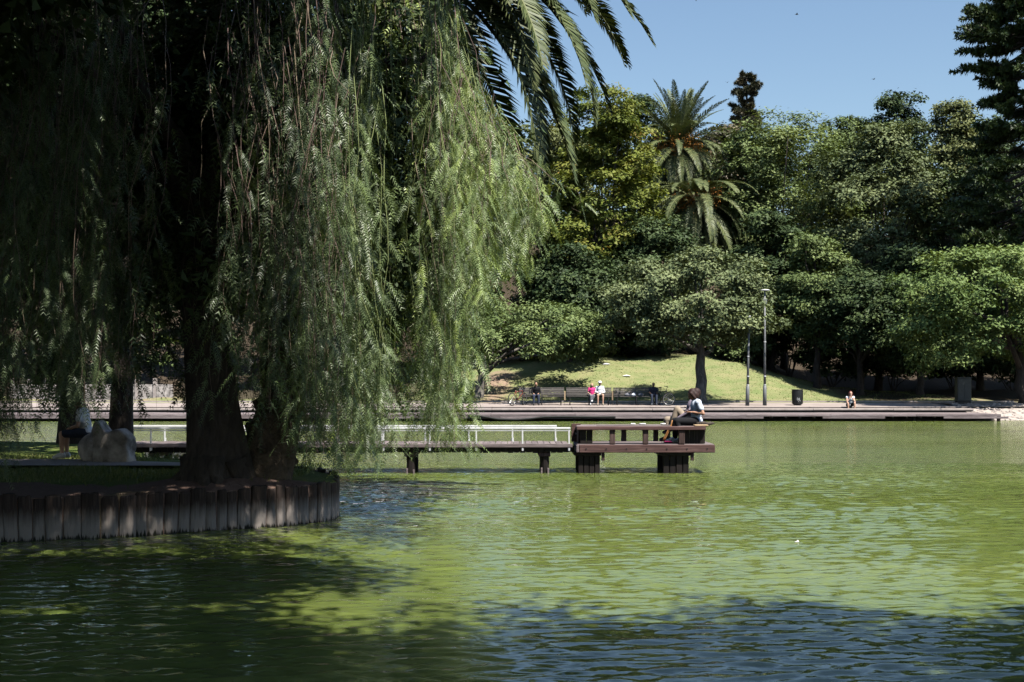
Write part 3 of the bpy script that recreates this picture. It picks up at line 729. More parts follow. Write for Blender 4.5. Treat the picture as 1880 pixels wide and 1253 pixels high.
def gnarled_trunk(mb, rng, pts, rad, n=16):
    """fluted, knobbly trunk"""
    P = [np.array(p, float) for p in pts]; ph = rng.uniform(0, 6.28, 5); base = len(mb.v)
    for i, p in enumerate(P):
        for k in range(n):
            a = 2 * math.pi * k / n
            r = rad[i] * (1 + .16 * math.sin(3 * a + ph[0] + i * .4) + .10 * math.sin(5 * a + ph[1] - i * .7) + rng.normal() * .05)
            mb.v.append((p[0] + r * math.cos(a), p[1] + r * math.sin(a), p[2]))
    for i in range(len(P) - 1):
        for k in range(n): mb.f.append((base + i * n + k, base + i * n + (k + 1) % n, base + (i + 1) * n + (k + 1) % n, base + (i + 1) * n + k))

rng = np.random.default_rng(11)
PX, PY = -3.9, 16.85
pep = empty('pepper_tree', (PX, PY, 0.5), label='huge weeping pepper tree on the left bank with long hanging curtains of leaves', cat='tree')
mb = MB()
gnarled_trunk(mb, rng, [(0, 0, -.2), (0, 0, .1), (-.02, .03, .4), (-.06, .06, .9), (-.12, .1, 1.6), (-.2, .15, 2.5), (-.2, .2, 3.4)], [.66, .47, .36, .31, .29, .27, .26])
for (tx, ty, tz_) in ((-2.6, -1.2, 6.4), (-1.2, -2.4, 6.8), (1.2, -1.8, 6.6), (2.6, .2, 6.3), (.6, 2.3, 6.6), (-2.4, 1.8, 6.2), (3.2, -1.0, 5.7)):
    q = bend((-.2, .2, 3.0), (tx, ty, tz_), .5, 7, rng, .13); mb.tube(q, list(np.linspace(.2, .012, 8)), 8)
for k in range(9):  # surface roots
    a = k * .7 + rng.normal() * .15; e = rng.uniform(.5, .74)
    mb.tube([(.3 * math.cos(a), .3 * math.sin(a), .35), (.6 * e * math.cos(a + .1), .6 * e * math.sin(a + .1), .12), (1.0 * e * math.cos(a + .25), 1.0 * e * math.sin(a + .25), -.06)], [.17, .11, .05], 7)
mb.build('trunk', MATS['bark'], pep, smooth=True)
off = np.array([PX, PY, .5])
# outer curtain, then the coarser inside
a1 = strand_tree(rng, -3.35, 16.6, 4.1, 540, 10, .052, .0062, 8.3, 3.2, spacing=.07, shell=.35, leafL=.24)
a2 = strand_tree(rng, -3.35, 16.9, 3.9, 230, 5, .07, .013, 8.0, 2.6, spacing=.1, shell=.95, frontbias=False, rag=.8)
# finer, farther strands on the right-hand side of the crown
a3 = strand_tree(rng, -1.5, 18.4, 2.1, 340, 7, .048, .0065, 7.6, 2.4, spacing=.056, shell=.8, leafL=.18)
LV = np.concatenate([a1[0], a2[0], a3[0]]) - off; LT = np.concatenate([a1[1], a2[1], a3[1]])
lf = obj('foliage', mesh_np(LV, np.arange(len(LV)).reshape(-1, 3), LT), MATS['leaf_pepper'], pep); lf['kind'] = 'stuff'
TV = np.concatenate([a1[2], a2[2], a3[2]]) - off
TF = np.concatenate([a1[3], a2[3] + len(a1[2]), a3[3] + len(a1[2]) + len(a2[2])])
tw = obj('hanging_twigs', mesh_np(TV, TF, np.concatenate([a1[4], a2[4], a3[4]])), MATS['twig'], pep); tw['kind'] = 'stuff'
# dense roof of the crown, above the picture
V, Fc, tint, cc = crown_np(rng, (2.5, 2.4, .9), 70, .95, 16, 16, .20, .6, zmin=-.2, aspect=.35)
rf = obj('crown', mesh_np(V + np.array([-4.7, 15.9, 8.1]) - off, Fc, tint), MATS['leaf_pepper'], pep)
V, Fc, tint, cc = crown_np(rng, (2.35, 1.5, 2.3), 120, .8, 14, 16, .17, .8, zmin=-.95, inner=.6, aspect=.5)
obj('shade_core', mesh_np(V + np.array([-3.15, 17.4, 4.9]) - np.array([PX, PY, .5]), Fc, tint), MATS['leaf_dark'], pep)  # dark-leaved core, added to stand in for the deep shade behind the strands
print('pepper leaf tris', len(LV) // 3)

# second pepper tree farther left on the bank
rng = np.random.default_rng(12)
pep2 = empty('pepper_tree', (-7.0, 22.8, .5), label='slimmer weeping pepper tree farther back on the left bank, behind the pale stone', cat='tree')
mb = MB(); gnarled_trunk(mb, rng, [(0, 0, -.2), (0, 0, .2), (.05, 0, .9), (.1, 0, 2.2), (.0, .1, 3.6), (-.1, .1, 5)], [.34, .24, .2, .18, .16, .13], 12)
for (tx, ty, tz_) in ((-2.6, -1.2, 6.4), (1.2, -1.8, 6.6), (2.0, .2, 6.3), (-2.4, 1.8, 6.2)):
    mb.tube(bend((0, .1, 3.6), (tx, ty, tz_), .5, 6, rng, .13), list(np.linspace(.16, .04, 7)), 7)
mb.build('trunk', MATS['bark'], pep2, smooth=True)
YB2 = np.array([(-900, 760), (-200, 790), (60, 770), (160, 750), (260, 770), (400, 770), (600, 770)], float)
b1 = strand_tree(rng, -7.6, 19.6, 4.6, 520, 5, .075, .014, 8.6, 2.4, yb=YB2, yt=np.array([(-2000, -500), (2000, -500)], float), spacing=.085, shell=.9, rag=.7)
off = np.array([-7.0, 22.8, .5])
lf = obj('foliage', mesh_np(b1[0] - off, np.arange(len(b1[0])).reshape(-1, 3), b1[1]), MATS['leaf_pepper'], pep2); lf['kind'] = 'stuff'
tw = obj('hanging_twigs', mesh_np(b1[2] - off, b1[3], b1[4] * .6), MATS['twig'], pep2); tw['kind'] = 'stuff'
V, Fc, tint, cc = crown_np(rng, (2.8, 2.8, 1.1), 60, 1.0, 14, 14, .24, .6, zmin=-.2, aspect=.4)
obj('crown', mesh_np(V + np.array([-9.4, 19.6, 8.6]) - off, Fc, tint), MATS['leaf_pepper'], pep2)

# ---------------------------------------------------------------- trees on the near bank, standing beside and behind the camera; their crowns are above the frame
def near_tree(label, base, lobes, mat, seed, r0=.38, leaf=.17):
    rng = np.random.default_rng(seed); t = empty('shade_tree', base, label=label, cat='tree')
    Vs = []; Fs_ = []; ts = []; o = 0; mb = MB(); B = np.array(base)
    fork = np.array((0, 0, 4.6))
    mb.tube(bend((0, 0, -.3), tuple(fork), 0, 6, rng, .05), [r0 * 1.4] + list(np.linspace(r0, r0 * .75, 6)), 12)
    for c, rad, nc, cr in lobes:
        V, Fc, tint, cc = crown_np(rng, rad, nc, cr, 14, 15, leaf, .6, zmin=-.9, inner=.7, spray_r=.22)
        c = np.array(c) - B; Vs.append(V + c); Fs_.append(Fc + o); ts.append(tint); o += len(V)
        mb.tube(bend(tuple(fork), tuple(c), .9, 8, rng, .1), list(np.linspace(r0 * .6, .06, 9)), 8)
        for i in rng.permutation(len(cc))[:7]: mb.tube(bend(tuple(c), tuple(c + cc[i]), .1, 3, rng, .05), [.06, .05, .03, .012], 5)
    obj('crown', mesh_np(np.concatenate(Vs), np.concatenate(Fs_), np.concatenate(ts)), MATS[mat], t)
    mb.build('trunk', MATS['bark'], t, smooth=True); return t
near_tree('broad shade tree on the near bank left of the viewpoint, crown reaching over the water', (-3.2, 1.3, .35),
          [((-8.2, 5.6, 11), (3.2, 3.0, 1.5), 70, 1.1), ((-4.5, 1.2, 11.4), (3.4, 2.6, 1.5), 60, 1.1), ((-10.5, .5, 11), (3.0, 3.0, 1.5), 50, 1.2), ((-3.9, 12.4, 9.8), (3.0, 2.6, 1.7), 95, .95), ((-1.3, 13.3, 9.5), (1.5, 1.4, 1.2), 40, .8), ((-.8, 7.9, 9.2), (2.7, 1.2, 1.4), 75, .8), ((-6.2, 11.0, 9.5), (2.6, 3.4, 1.8), 90, .95), ((-.6, 4.9, 9.0), (3.2, 1.5, 1.4), 80, .8), ((-5.0, 5.0, 8.6), (2.6, 2.6, 1.8), 40, .95)], 'leaf_dark', 41)  # unseen crown widened with lobes added to block sun and sky at left
near_tree('broad shade tree on the near bank right of the viewpoint, shading the nearest water', (8.2, .9, .35),
          [((6.0, 4.0, 8.6), (3.8, 2.6, 1.7), 130, .95), ((9.8, 3.6, 8.2), (3.2, 2.9, 1.9), 90, .95), ((3.0, 3.0, 8.2), (2.4, 2.0, 1.3), 70, .85)], 'leaf_dark', 42)

# dark evergreens on the left bank; one hangs into the upper left corner, two unseen ones are added to block sky light
def bank_tree(lab, x, y, zc, rad, seed, nc=170, cr=1.25, leaf=.26, cx=None, cy_=None, r0=.3):
    rng = np.random.default_rng(seed); t = empty('evergreen_tree', (x, y, .5), label=lab, cat='tree')
    V, Fc, tint, cc = crown_np(rng, rad, nc, cr, 13, 15, leaf, .6, zmin=-.9, inner=.6)
    o3 = np.array([(cx if cx is not None else x) - x, (cy_ if cy_ is not None else y) - y, zc - .5]); obj('crown', mesh_np(V + o3, Fc, tint), MATS['leaf_dark'], t); limbs(rng, 0, (o3[0] * .5, o3[1] * .5, o3[2]), cc + o3, r0, 20).build('trunk', MATS['bark'], t, smooth=True)
bank_tree('dark evergreen whose shaded branches fill the upper left corner', -9.8, 14.2, 7.3, (2.9, 1.9, 2.5), 83, 150, .9, .17, -6.3, 12.6, .26)
bank_tree('unseen evergreen added beyond the left edge to block sky light', -15.5, 14.5, 6.6, (4.0, 4.5, 5.0), 84, 120, 1.4, .34)
bank_tree('unseen evergreen added beyond the left edge to block sky light, farther back', -17, 22, 6.6, (4.5, 4.0, 5.2), 85, 120, 1.4, .34)
# unseen trees behind the camera, added to block sky light on the left foliage
for i, (x, y, h_, lab) in enumerate(((-13, -4, 13, 'unseen tree added behind the viewpoint to block sky light, far left'), (-6.5, -7, 14, 'unseen tree added behind the viewpoint to block sky light, left'), (.5, -8, 14, 'unseen tree added straight behind the viewpoint to block sky light'), (7.5, -8.5, 14, 'unseen tree added behind the viewpoint to block sky light, right'), (14.5, -6, 13, 'unseen tree added behind the viewpoint to block sky light, far right'))):
    near_tree(lab, (x, y, .35), [((x, y, h_ * .62), (3.8, 2.6, h_ * .3), 100, 1.3)], 'leaf_dark', 70 + i, .4, .34)
# big evergreens on the left bank behind the weeping trees
bank_tree('dense dark evergreen on the left bank behind both weeping trees', -12.0, 26.6, 7.6, (5.6, 3.0, 4.6), 81)
bank_tree('dark evergreen on the left bank by the start of the walkway', -9.6, 28.0, 7.4, (4.2, 2.0, 4.0), 82)
#@@FARTREES
# ---------------------------------------------------------------- trees of the far bank
BG = 'trees of the far bank'
tree('broadleaf_tree', 'low spreading tree with drooping crown over the benches, pale trunk by the promenade', 970, 72.0, 156, 550, 702, 'leaf_mid', trunk_px=877, seed=1, nclump=90, clump=.95, leaf=.2, flat=.5, bark='bark_grey', tr=.3, depth=6.0, spray_r=.22)
tree('broadleaf_tree', 'round spreading tree behind the pier with thick mottled trunk on the lawn', 1265, 68.5, 170, 462, 664, 'leaf_grey', trunk_px=1287, seed=2, nclump=125, clump=1.0, leaf=.2, flat=.42, bark='bark_grey', tr=.35, depth=4.2, spray_r=.24, zmin=-.75)
tree('broadleaf_tree', 'light green tree leaning over the boardwalk at the right edge', 1800, 66.5, 165, 440, 700, 'leaf_bright', trunk_px=1880, seed=3, nclump=125, clump=1.0, leaf=.2, flat=.5, tr=.36, depth=4.2, spray_r=.24, zmin=-.8)
tree('broadleaf_tree', 'tall yellow-green tree left of the palms', 1112, 86, 105, 168, 640, 'leaf_yellow', seed=4, nclump=150, clump=1.25, leaf=.27, flat=.55, depth=4.5, tr=.35, zmin=-.95, lump=.3)
tree('broadleaf_tree', 'yellow-olive tree standing just right of the near palm fronds', 1010, 93, 85, 178, 620, 'leaf_olive', seed=5, nclump=110, clump=1.3, leaf=.27, flat=.55, depth=4.5, zmin=-.95)
tree('broadleaf_tree', 'dark leafy treetop behind the tall palm', 1185, 108, 65, 172, 420, 'leaf_dark', seed=6, nclump=60, clump=1.5, leaf=.3, zmin=-.9, lump=.35)
tree('feathery_tree', 'feathery light green tree with flat layered crown right of the palms', 1440, 92, 128, 188, 520, 'leaf_feather', seed=7, nclump=120, clump=1.5, leaf=.24, flat=.32, depth=5, spray_r=.34, nleaf=18, zmin=-.9, lump=.3, upb=1.2)
tree('broadleaf_tree', 'big rounded grey-green tree in the middle of the right-hand wood', 1612, 85, 128, 228, 610, 'leaf_grey', seed=8, nclump=140, clump=1.25, leaf=.25, flat=.55, depth=5, zmin=-.95)
tree('broadleaf_tree', 'dark treetop rising behind the big grey-green tree', 1645, 104, 62, 162, 420, 'leaf_dark', seed=9, nclump=60, clump=1.4, leaf=.28, zmin=-.9, lump=.35)
tree('broadleaf_tree', 'pale olive treetop beside the dark conifer at right', 1748, 100, 52, 166, 430, 'leaf_olive', seed=10, nclump=60, clump=1.2, leaf=.27, zmin=-.9, lump=.3)
tree('broadleaf_tree', 'dark dense tree under the tall conifer at right', 1800, 82, 115, 265, 640, 'leaf_araucaria', seed=11, nclump=120, clump=1.25, leaf=.26, depth=4.5, zmin=-.95)
tree('conifer_tree', 'mid-green conifer with flat sprays behind the street lamps', 1500, 79, 66, 428, 640, 'leaf_mid', seed=12, nclump=70, clump=1.0, leaf=.22, flat=.3, depth=3, zmin=-.95)
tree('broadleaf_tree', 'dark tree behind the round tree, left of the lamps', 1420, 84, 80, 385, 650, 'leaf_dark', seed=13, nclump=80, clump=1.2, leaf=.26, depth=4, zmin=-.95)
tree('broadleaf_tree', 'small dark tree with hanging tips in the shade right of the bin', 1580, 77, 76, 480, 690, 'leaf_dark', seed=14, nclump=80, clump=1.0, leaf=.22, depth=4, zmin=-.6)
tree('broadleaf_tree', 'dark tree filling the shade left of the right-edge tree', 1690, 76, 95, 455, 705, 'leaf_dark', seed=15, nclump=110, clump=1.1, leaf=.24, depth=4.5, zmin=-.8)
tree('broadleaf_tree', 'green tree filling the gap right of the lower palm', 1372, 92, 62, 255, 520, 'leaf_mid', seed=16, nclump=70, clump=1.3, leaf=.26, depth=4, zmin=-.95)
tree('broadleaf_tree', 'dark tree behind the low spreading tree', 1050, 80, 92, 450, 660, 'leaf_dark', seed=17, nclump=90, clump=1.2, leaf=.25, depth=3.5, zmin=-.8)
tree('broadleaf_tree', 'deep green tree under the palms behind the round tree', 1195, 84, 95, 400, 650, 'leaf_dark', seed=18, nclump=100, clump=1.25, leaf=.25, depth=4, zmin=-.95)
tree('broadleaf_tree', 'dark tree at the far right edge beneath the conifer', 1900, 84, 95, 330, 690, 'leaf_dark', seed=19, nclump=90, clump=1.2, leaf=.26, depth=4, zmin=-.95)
tree('broadleaf_tree', 'green tree beyond the dark conifer at the right edge', 1985, 76, 110, 300, 690, 'leaf_mid', seed=20, nclump=90, clump=1.2, leaf=.24, depth=4, zmin=-.95)
tree('broadleaf_tree', 'bushy treetop behind the feathery tree', 1555, 108, 75, 205, 450, 'leaf_mid', seed=21, nclump=60, clump=1.5, leaf=.3, zmin=-.9)
tree('broadleaf_tree', 'brownish treetop just right of the tall palm', 1325, 112, 48, 222, 420, 'leaf_brownish', seed=22, nclump=45, clump=1.2, leaf=.3, zmin=-.9, lump=.35)
tree('broadleaf_tree', 'dark tree closing the wood behind the right-hand trees', 1860, 106, 130, 190, 600, 'leaf_dark', seed=23, nclump=90, clump=1.6, leaf=.32, zmin=-.95)
# wood behind the weeping trees on the left; only seen through gaps
for i, (px, D, half, yt_, yb_, mt) in enumerate([(-120, 84, 130, 90, 690, 'leaf_mid'), (60, 90, 130, 40, 690, 'leaf_dark'), (240, 84, 120, 40, 690, 'leaf_mid'), (400, 92, 130, -40, 690, 'leaf_dark'), (560, 84, 120, 0, 690, 'leaf_mid'), (700, 90, 120, 60, 690, 'leaf_dark'), (850, 86, 110, 170, 680, 'leaf_mid')]):
    tree('broadleaf_tree', ['leafy green tree of the far wood at the extreme left', 'dark tree of the far wood seen through the left strands', 'green tree of the far wood behind the pale stone', 'dark tree of the far wood behind the palm trunk', 'green tree of the far wood behind the hanging curtain', 'dark tree of the far wood above the walkway railing', 'green tree of the far wood behind the pale trunk'][i],
         px, D, half, yt_, yb_, mt, seed=30 + i, nclump=70, clump=1.7, leaf=.5, flat=.6, depth=5, zmin=-.95, nspray=10, nleaf=12)
for i, (px, half, yt_, yb_, lab) in enumerate(((1090, 90, 215, 520, 'dark backdrop tree behind the yellow-green tree'), (1270, 85, 235, 520, 'dark backdrop tree behind the palms'), (1400, 85, 240, 520, 'dark backdrop tree behind the feathery tree'), (1520, 85, 240, 520, 'dark backdrop tree left of the big grey-green tree'), (1680, 90, 235, 520, 'dark backdrop tree right of the big grey-green tree'), (1800, 90, 240, 520, 'dark backdrop tree behind the araucaria'))):
    tree('broadleaf_tree', lab, px, 116, half, yt_, yb_, 'leaf_dark', seed=60 + i, nclump=75, clump=1.7, leaf=.4, depth=4, zmin=-.95, nspray=12, nleaf=15)
# shrubs in the shade behind the promenade
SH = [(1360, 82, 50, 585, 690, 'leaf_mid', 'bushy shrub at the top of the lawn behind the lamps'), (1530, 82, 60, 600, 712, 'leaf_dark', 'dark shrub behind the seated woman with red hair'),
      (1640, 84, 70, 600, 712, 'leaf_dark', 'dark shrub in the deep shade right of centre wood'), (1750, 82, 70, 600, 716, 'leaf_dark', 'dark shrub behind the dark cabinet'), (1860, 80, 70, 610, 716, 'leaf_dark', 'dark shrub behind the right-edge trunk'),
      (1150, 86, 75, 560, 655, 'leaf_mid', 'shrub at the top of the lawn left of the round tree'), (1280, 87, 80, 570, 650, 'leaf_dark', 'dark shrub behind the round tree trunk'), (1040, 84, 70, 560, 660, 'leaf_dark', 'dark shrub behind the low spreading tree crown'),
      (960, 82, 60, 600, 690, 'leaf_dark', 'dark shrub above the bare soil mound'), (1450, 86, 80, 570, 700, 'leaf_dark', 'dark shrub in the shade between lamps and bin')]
for i, (px, D, half, yt_, yb_, mt, lab) in enumerate(SH):
    rng = np.random.default_rng(500 + i); X = X_at(px, D); bz = tz(X, D); zt, zb = Z_at(yt_, D), max(Z_at(yb_, D), bz - .2); rx = half / F * D
    V, Fc, tint, cc = crown_np(rng, (rx * .8, min(rx, 2.2) * .8, (zt - zb) * .42), 45, min(.7, rx * .4), 12, 18, .2, .7, zmin=-.7, spray_r=.2)
    t = empty('shrub', (X, D, bz), label=lab, cat='shrub'); obj('foliage', mesh_np(V + np.array([0, 0, (zt + zb) / 2 - bz]), Fc, tint), MATS[mt], t)
    mb = MB()
    for k in range(6): mb.tube(bend((rng.normal() * .1, rng.normal() * .1, -.1), tuple(cc[k] + np.array([0, 0, (zt + zb) / 2 - bz])), .1, 4, rng, .04), [.04, .035, .03, .02, .01], 5)
    mb.build('stem', MATS['bark'], t)

# tufted araucarias
def tuft(rng, pts, rad, nb, bl, bw):
    """blades bristling round a branch"""
    P = np.array(pts); s = rng.random(nb); k = s * (len(P) - 1); a = np.minimum(k.astype(int), len(P) - 2); f = (k - a)[:, None]
    c = P[a] * (1 - f) + P[a + 1] * f; ax = nrm(P[a + 1] - P[a])
    d = nrm(rng.normal(size=(nb, 3))); d = nrm(d - ax * (d * ax).sum(1, keepdims=True) + ax * .45)
    taper = (1.05 - .6 * s)[:, None]; L = bl * rng.uniform(.7, 1.2, (nb, 1)) * taper
    sd = nrm(np.cross(d, rng.normal(size=(nb, 3)))) * bw
    b = c + d * rad * .3
    V = np.stack([b - sd, b + sd, b + d * L], 1).reshape(-1, 3); return V
def araucaria(label, px, D, ybase_none, whorls, mat, seed, tr, top_z, nb=170, bl=.45, bw=.06):
    rng = np.random.default_rng(seed); X = X_at(px, D); bz = tz(X, D); t = empty('araucaria_tree', (X, D, bz), label=label, cat='tree')
    mb = MB(); mb.tube(bend((0, 0, -.3), (0, 0, top_z - bz), 0, 6, rng, .05), list(np.linspace(tr, .08, 7)), 9); VS = []; TS = []
    for z, Lb, nbr, rise in whorls:
        for k in range(nbr):
            a = 2 * math.pi * (k + rng.random()) / nbr; L = Lb * rng.uniform(.75, 1.1); p0 = np.array((0, 0, z - bz + rng.normal() * .4)); p1 = p0 + np.array((math.cos(a) * L, math.sin(a) * L, rise * L + rng.normal() * .2))
            pts = bend(p0, p1, -.12 * L, 6, rng, .06); mb.tube(pts, list(np.linspace(.07, .02, 7)), 5)
            tail = pts[3:]
            ct = rng.uniform(.15, .6); VS.append(tuft(rng, tail, .15, nb, bl, bw)); TS.append(np.clip(ct + rng.uniform(-.15, .35, nb), 0, 1))
            for q in range(5):   # side tails
                b = np.array(pts[3 + q % 3]); e = b + np.array((math.cos(a + rng.choice([-1, 1]) * rng.uniform(.4, 1.1)), math.sin(a + rng.choice([-1, 1]) * rng.uniform(.4, 1.1)), rng.uniform(-.15, .35))) * rng.uniform(.7, 1.3) * min(1, L / 3)
                VS.append(tuft(rng, [tuple(b), tuple((b + e) / 2), tuple(e)], .12, nb // 2, bl, bw)); TS.append(np.clip(ct + rng.uniform(-.15, .35, nb // 2), 0, 1))
    VS = np.concatenate(VS); obj('crown', mesh_np(VS, np.arange(len(VS)).reshape(-1, 3), np.concatenate(TS)), MATS[mat], t); mb.build('trunk', MATS['bark'], t, smooth=True); return t
wh = [(24.9, 1.8, 12, .25), (24.4, 2.5, 14, .2), (23.8, 3.0, 15, .12), (23.3, 3.5, 16, .08), (22.7, 3.8, 16, .04), (22.1, 4.1, 16, .0), (21.4, 3.9, 14, -.06), (20.5, 3.0, 8, -.1)] + [(z, r_, 11, -.1) for z, r_ in ((19.3, 2.5), (18.5, 2.8), (17.9, 3.0), (16.9, 3.3), (15.9, 3.7), (14.8, 4.2), (13.6, 4.6), (12.4, 4.9), (11.2, 5.0), (10.0, 5.0), (8.8, 4.9))]
araucaria('tall dark araucaria with bristly branch tufts at the right edge', 1892, 74, None, wh, 'leaf_araucaria', 61, .42, 25)
araucaria('thin tufted conifer top rising against the sky right of the tall palm', 1370, 115, None, [(29.0, .7, 6, .3), (28.5, 1.1, 6, .1), (28.0, .9, 6, .1), (26.9, .6, 5, .2), (26.3, 1.2, 6, .1), (25.7, 1.4, 7, .1), (25.1, 1.2, 7, .0), (24.4, 1.5, 7, .0), (23.7, 1.4, 7, .0), (22.8, 1.9, 8, 0), (22.0, 2.0, 8, 0), (21.0, 2.3, 8, 0)], 'leaf_brownish', 62, .2, 29.2, nb=130, bl=.45, bw=.05)

# date palms of the far bank
def far_palm(label, px, D, yc, L, seed, nf, els, skirt=True):
    rng = np.random.default_rng(seed); X = X_at(px, D); bz = tz(X, D); zc = Z_at(yc, D); t = empty('date_palm', (X, D, bz), label=label, cat='palm tree')
    mb = MB(); palm_trunk(mb, (0, 0, -.2), (0, 0, zc - bz), .45, .42, rng, False); mb.sph((0, 0, zc - bz - .15), (.6, .6, .75)); mb.build('trunk', MATS['bark_palm'], t, smooth=True)
    k_ = L / 4.3; ms = [frond(rng, L, math.radians(e), math.radians(d), 64, .52 * k_, .075, rng.normal() * .3, .8, .1) for e, d in els]
    dry = frond(rng, L * .95, math.radians(-55), math.radians(30), 40, .45 * k_, .05, 0, .9)
    grn = dry.copy(); grn.materials.clear()
    for i in range(nf):
        az = i * 2.399963 + rng.normal() * .12; k = min(len(els) - 1, int(i / nf * len(els)))
        o = obj('frond', ms[k], MATS['leaf_palm'], t, (math.cos(az) * .25, math.sin(az) * .25, zc - bz + .35 - .9 * i / nf), (rng.normal() * .1, 0, az)); o.scale = [rng.uniform(.85, 1.1)] * 3
    for i in range(34):
        o = obj('dry_frond' if i < 10 else 'frond', dry if i < 10 else grn, MATS['leaf_palm_dry' if i < 10 else 'leaf_palm'], t, (0, 0, zc - bz - .6), (rng.normal() * .1, rng.uniform(0, .25), rng.uniform(0, 6.28))); o.scale = [rng.uniform(.7, 1.0)] * 3
    for i in range(6):
        az = [-1.9, -1.2, -.7, -2.6, 1.0, 2.4][i]; c = np.array((math.cos(az) * 1.5, math.sin(az) * 1.5, zc - bz + .1 + rng.uniform(-.3, .3)))
        p = c + rng.normal(size=(260, 3)) * np.array([.34, .34, .4]); V, Fc = leaf_cards(p, nrm(rng.normal(size=p.shape)), rng.normal(size=p.shape), np.full(260, .12), np.full(260, .09))
        fo = tag(obj('fruit_bunch', mesh_np(V, Fc, rng.random(260)), MATS['palm_fruit'], t), kind='stuff')
    return t
E1 = [(80, 30), (60, 45), (40, 70), (18, 85), (-4, 82), (-22, 68), (-38, 50), (-50, 36), (-60, 24)]
far_palm('tall date palm with orange fruit bunches standing above the trees', 1246, 95, 272, 4.6, 71, 125, E1)
far_palm('lower date palm with drooping fronds just below the tall one', 1277, 90, 372, 4.8, 72, 120, [(34, 85), (12, 88), (-8, 78), (-28, 58), (-46, 38), (-58, 26)])

# lawn and bank grass
def blades(n_, pts, h, wdt, rng):
    c = pts; a = rng.uniform(0, 6.28, n_); sd = np.stack([np.cos(a), np.sin(a), 0 * a], 1) * wdt
    tip = c + np.stack([rng.normal(size=n_) * h * .35, rng.normal(size=n_) * h * .35, h * rng.uniform(.5, 1.2, n_)], 1)
    return np.stack([c - sd, c + sd, tip], 1).reshape(-1, 3)
rng = np.random.default_rng(90)
x = rng.uniform(-6, 26, 13000); y = rng.uniform(70.1, 84, 13000); ok = ~((np.abs(x + 1) < 2.6) & (rng.random(13000) < .9))
x = x[ok]; y = y[ok]; V = blades(len(x), np.stack([x, y, terrain(x, y) - .01], 1), .05, .03, rng)
tag(obj('lawn_grass', mesh_np(V, np.arange(len(V)).reshape(-1, 3), rng.random(len(V) // 3)), MATS['grass_blade']), 'short dry grass on the far lawn slope', 'grass', kind='stuff')
pts = []
while len(pts) < 9000:
    x = rng.uniform(-11, -3); y = rng.uniform(15.2, 23.6)
    if (20.1 < y < 22.2 and x < -5) or y < 17.6 + rng.normal() * .5 or (x > -4.6 and y > 21) or (x > -3 and y > 19.6) or x > -5 - (y - 22) * 1.6 + 1.4: continue
    pts.append((x, y, bank_h(x, y) - .005))
V = blades(len(pts), np.array(pts), .07, .008, rng)
tag(obj('bank_grass', mesh_np(V, np.arange(len(V)).reshape(-1, 3), rng.random(len(V) // 3)), MATS['grass_blade']), 'patchy green grass on the left bank', 'grass', kind='stuff')

#@@OBJECTS
# ---------------------------------------------------------------- pier: walkway, railing, platform with benches
FY = 26.0
walk = empty('walkway', (0, FY, 0), label='narrow timber walkway on piles running from the left bank to the bench platform', cat='walkway')
pm = [MB().bev(-.058, .058, .06 + d, 1.32 + d, .555, .60, .006).me() for d in (-.012, 0, .012)]
sm = MB().box(-.056, .056, .10, .135, .425, .552).me()
xw = -8.6; i = 0
while xw < 1.22:
    obj('plank', pm[i % 3], MATS['wood_grey_y'], walk, (xw, 0, random.uniform(-.005, .005)), (0, random.uniform(-.004, .004), random.uniform(-.004, .004)))
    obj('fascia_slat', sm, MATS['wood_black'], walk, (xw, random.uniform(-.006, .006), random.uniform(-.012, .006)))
    xw += .126; i += 1
for k in range(4): MB().bev(-8.6 + k * 2.46, -6.15 + k * 2.46, .02, .056, .53, .607, .006).build('edge_board', MATS['wood_grey'], walk)
for y0 in (.30, 1.1): MB().box(-8.7, 1.28, y0, y0 + .08, .43, .55).build('stringer', MATS['wood_black'], walk)
for cx in (X_at(752, FY), X_at(1000, FY), X_at(505, FY), -7.3):
    for (dx, dy, r_) in ((0, .22, .09), (0, 1.15, .09)):
        MB().tube([(cx + dx, dy, -1.2), (cx + dx + .01, dy, .2), (cx + dx, dy, .43)], [r_, r_ * .97, r_], 10).build('pile', MATS['wood_black'], walk)
    MB().bev(cx - .12, cx + .12, .12, 1.28, .34, .428, .008).build('cap_beam', MATS['wood_post'], walk)
    for dx in (-.06, .075): MB().bev(cx + dx - .018, cx + dx + .018, .095, .13, -.5, .09 + random.uniform(-.02, .03), .004).build('batten', MATS['wood_grey_y'], walk)
def railing(label, y, xs, z0):
    t = empty('railing', (0, y, 0), label=label, cat='railing')
    MB().bev(min(xs) - .02, max(xs) + .02, -.02, .02, .90, .94, .005).build('top_rail', MATS['white_metal'], t)
    MB().bev(min(xs) - .02, max(xs) + .02, -.008, .008, .862, .885, .003).build('top_rail', MATS['white_metal'], t)
    pme = MB().bev(-.016, .016, -.012, .012, z0, .899, .004).bev(-.03, .03, .0125, .02, z0 + .01, z0 + .11, .002).me()
    for x in xs: obj('post', pme, MATS['white_metal'], t, (x, 0, 0), (0, random.uniform(-.012, .012), 0))
    return t
railing('white metal railing along the near edge of the walkway', FY + .04, [X_at(1045.5 - 85.6 * k, FY) for k in range(11)], .46)
railing('white metal railing along the far edge of the walkway', FY + 1.34, [X_at(1020.5 - 79.8 * k, FY + 1.34) for k in range(11)], .56)

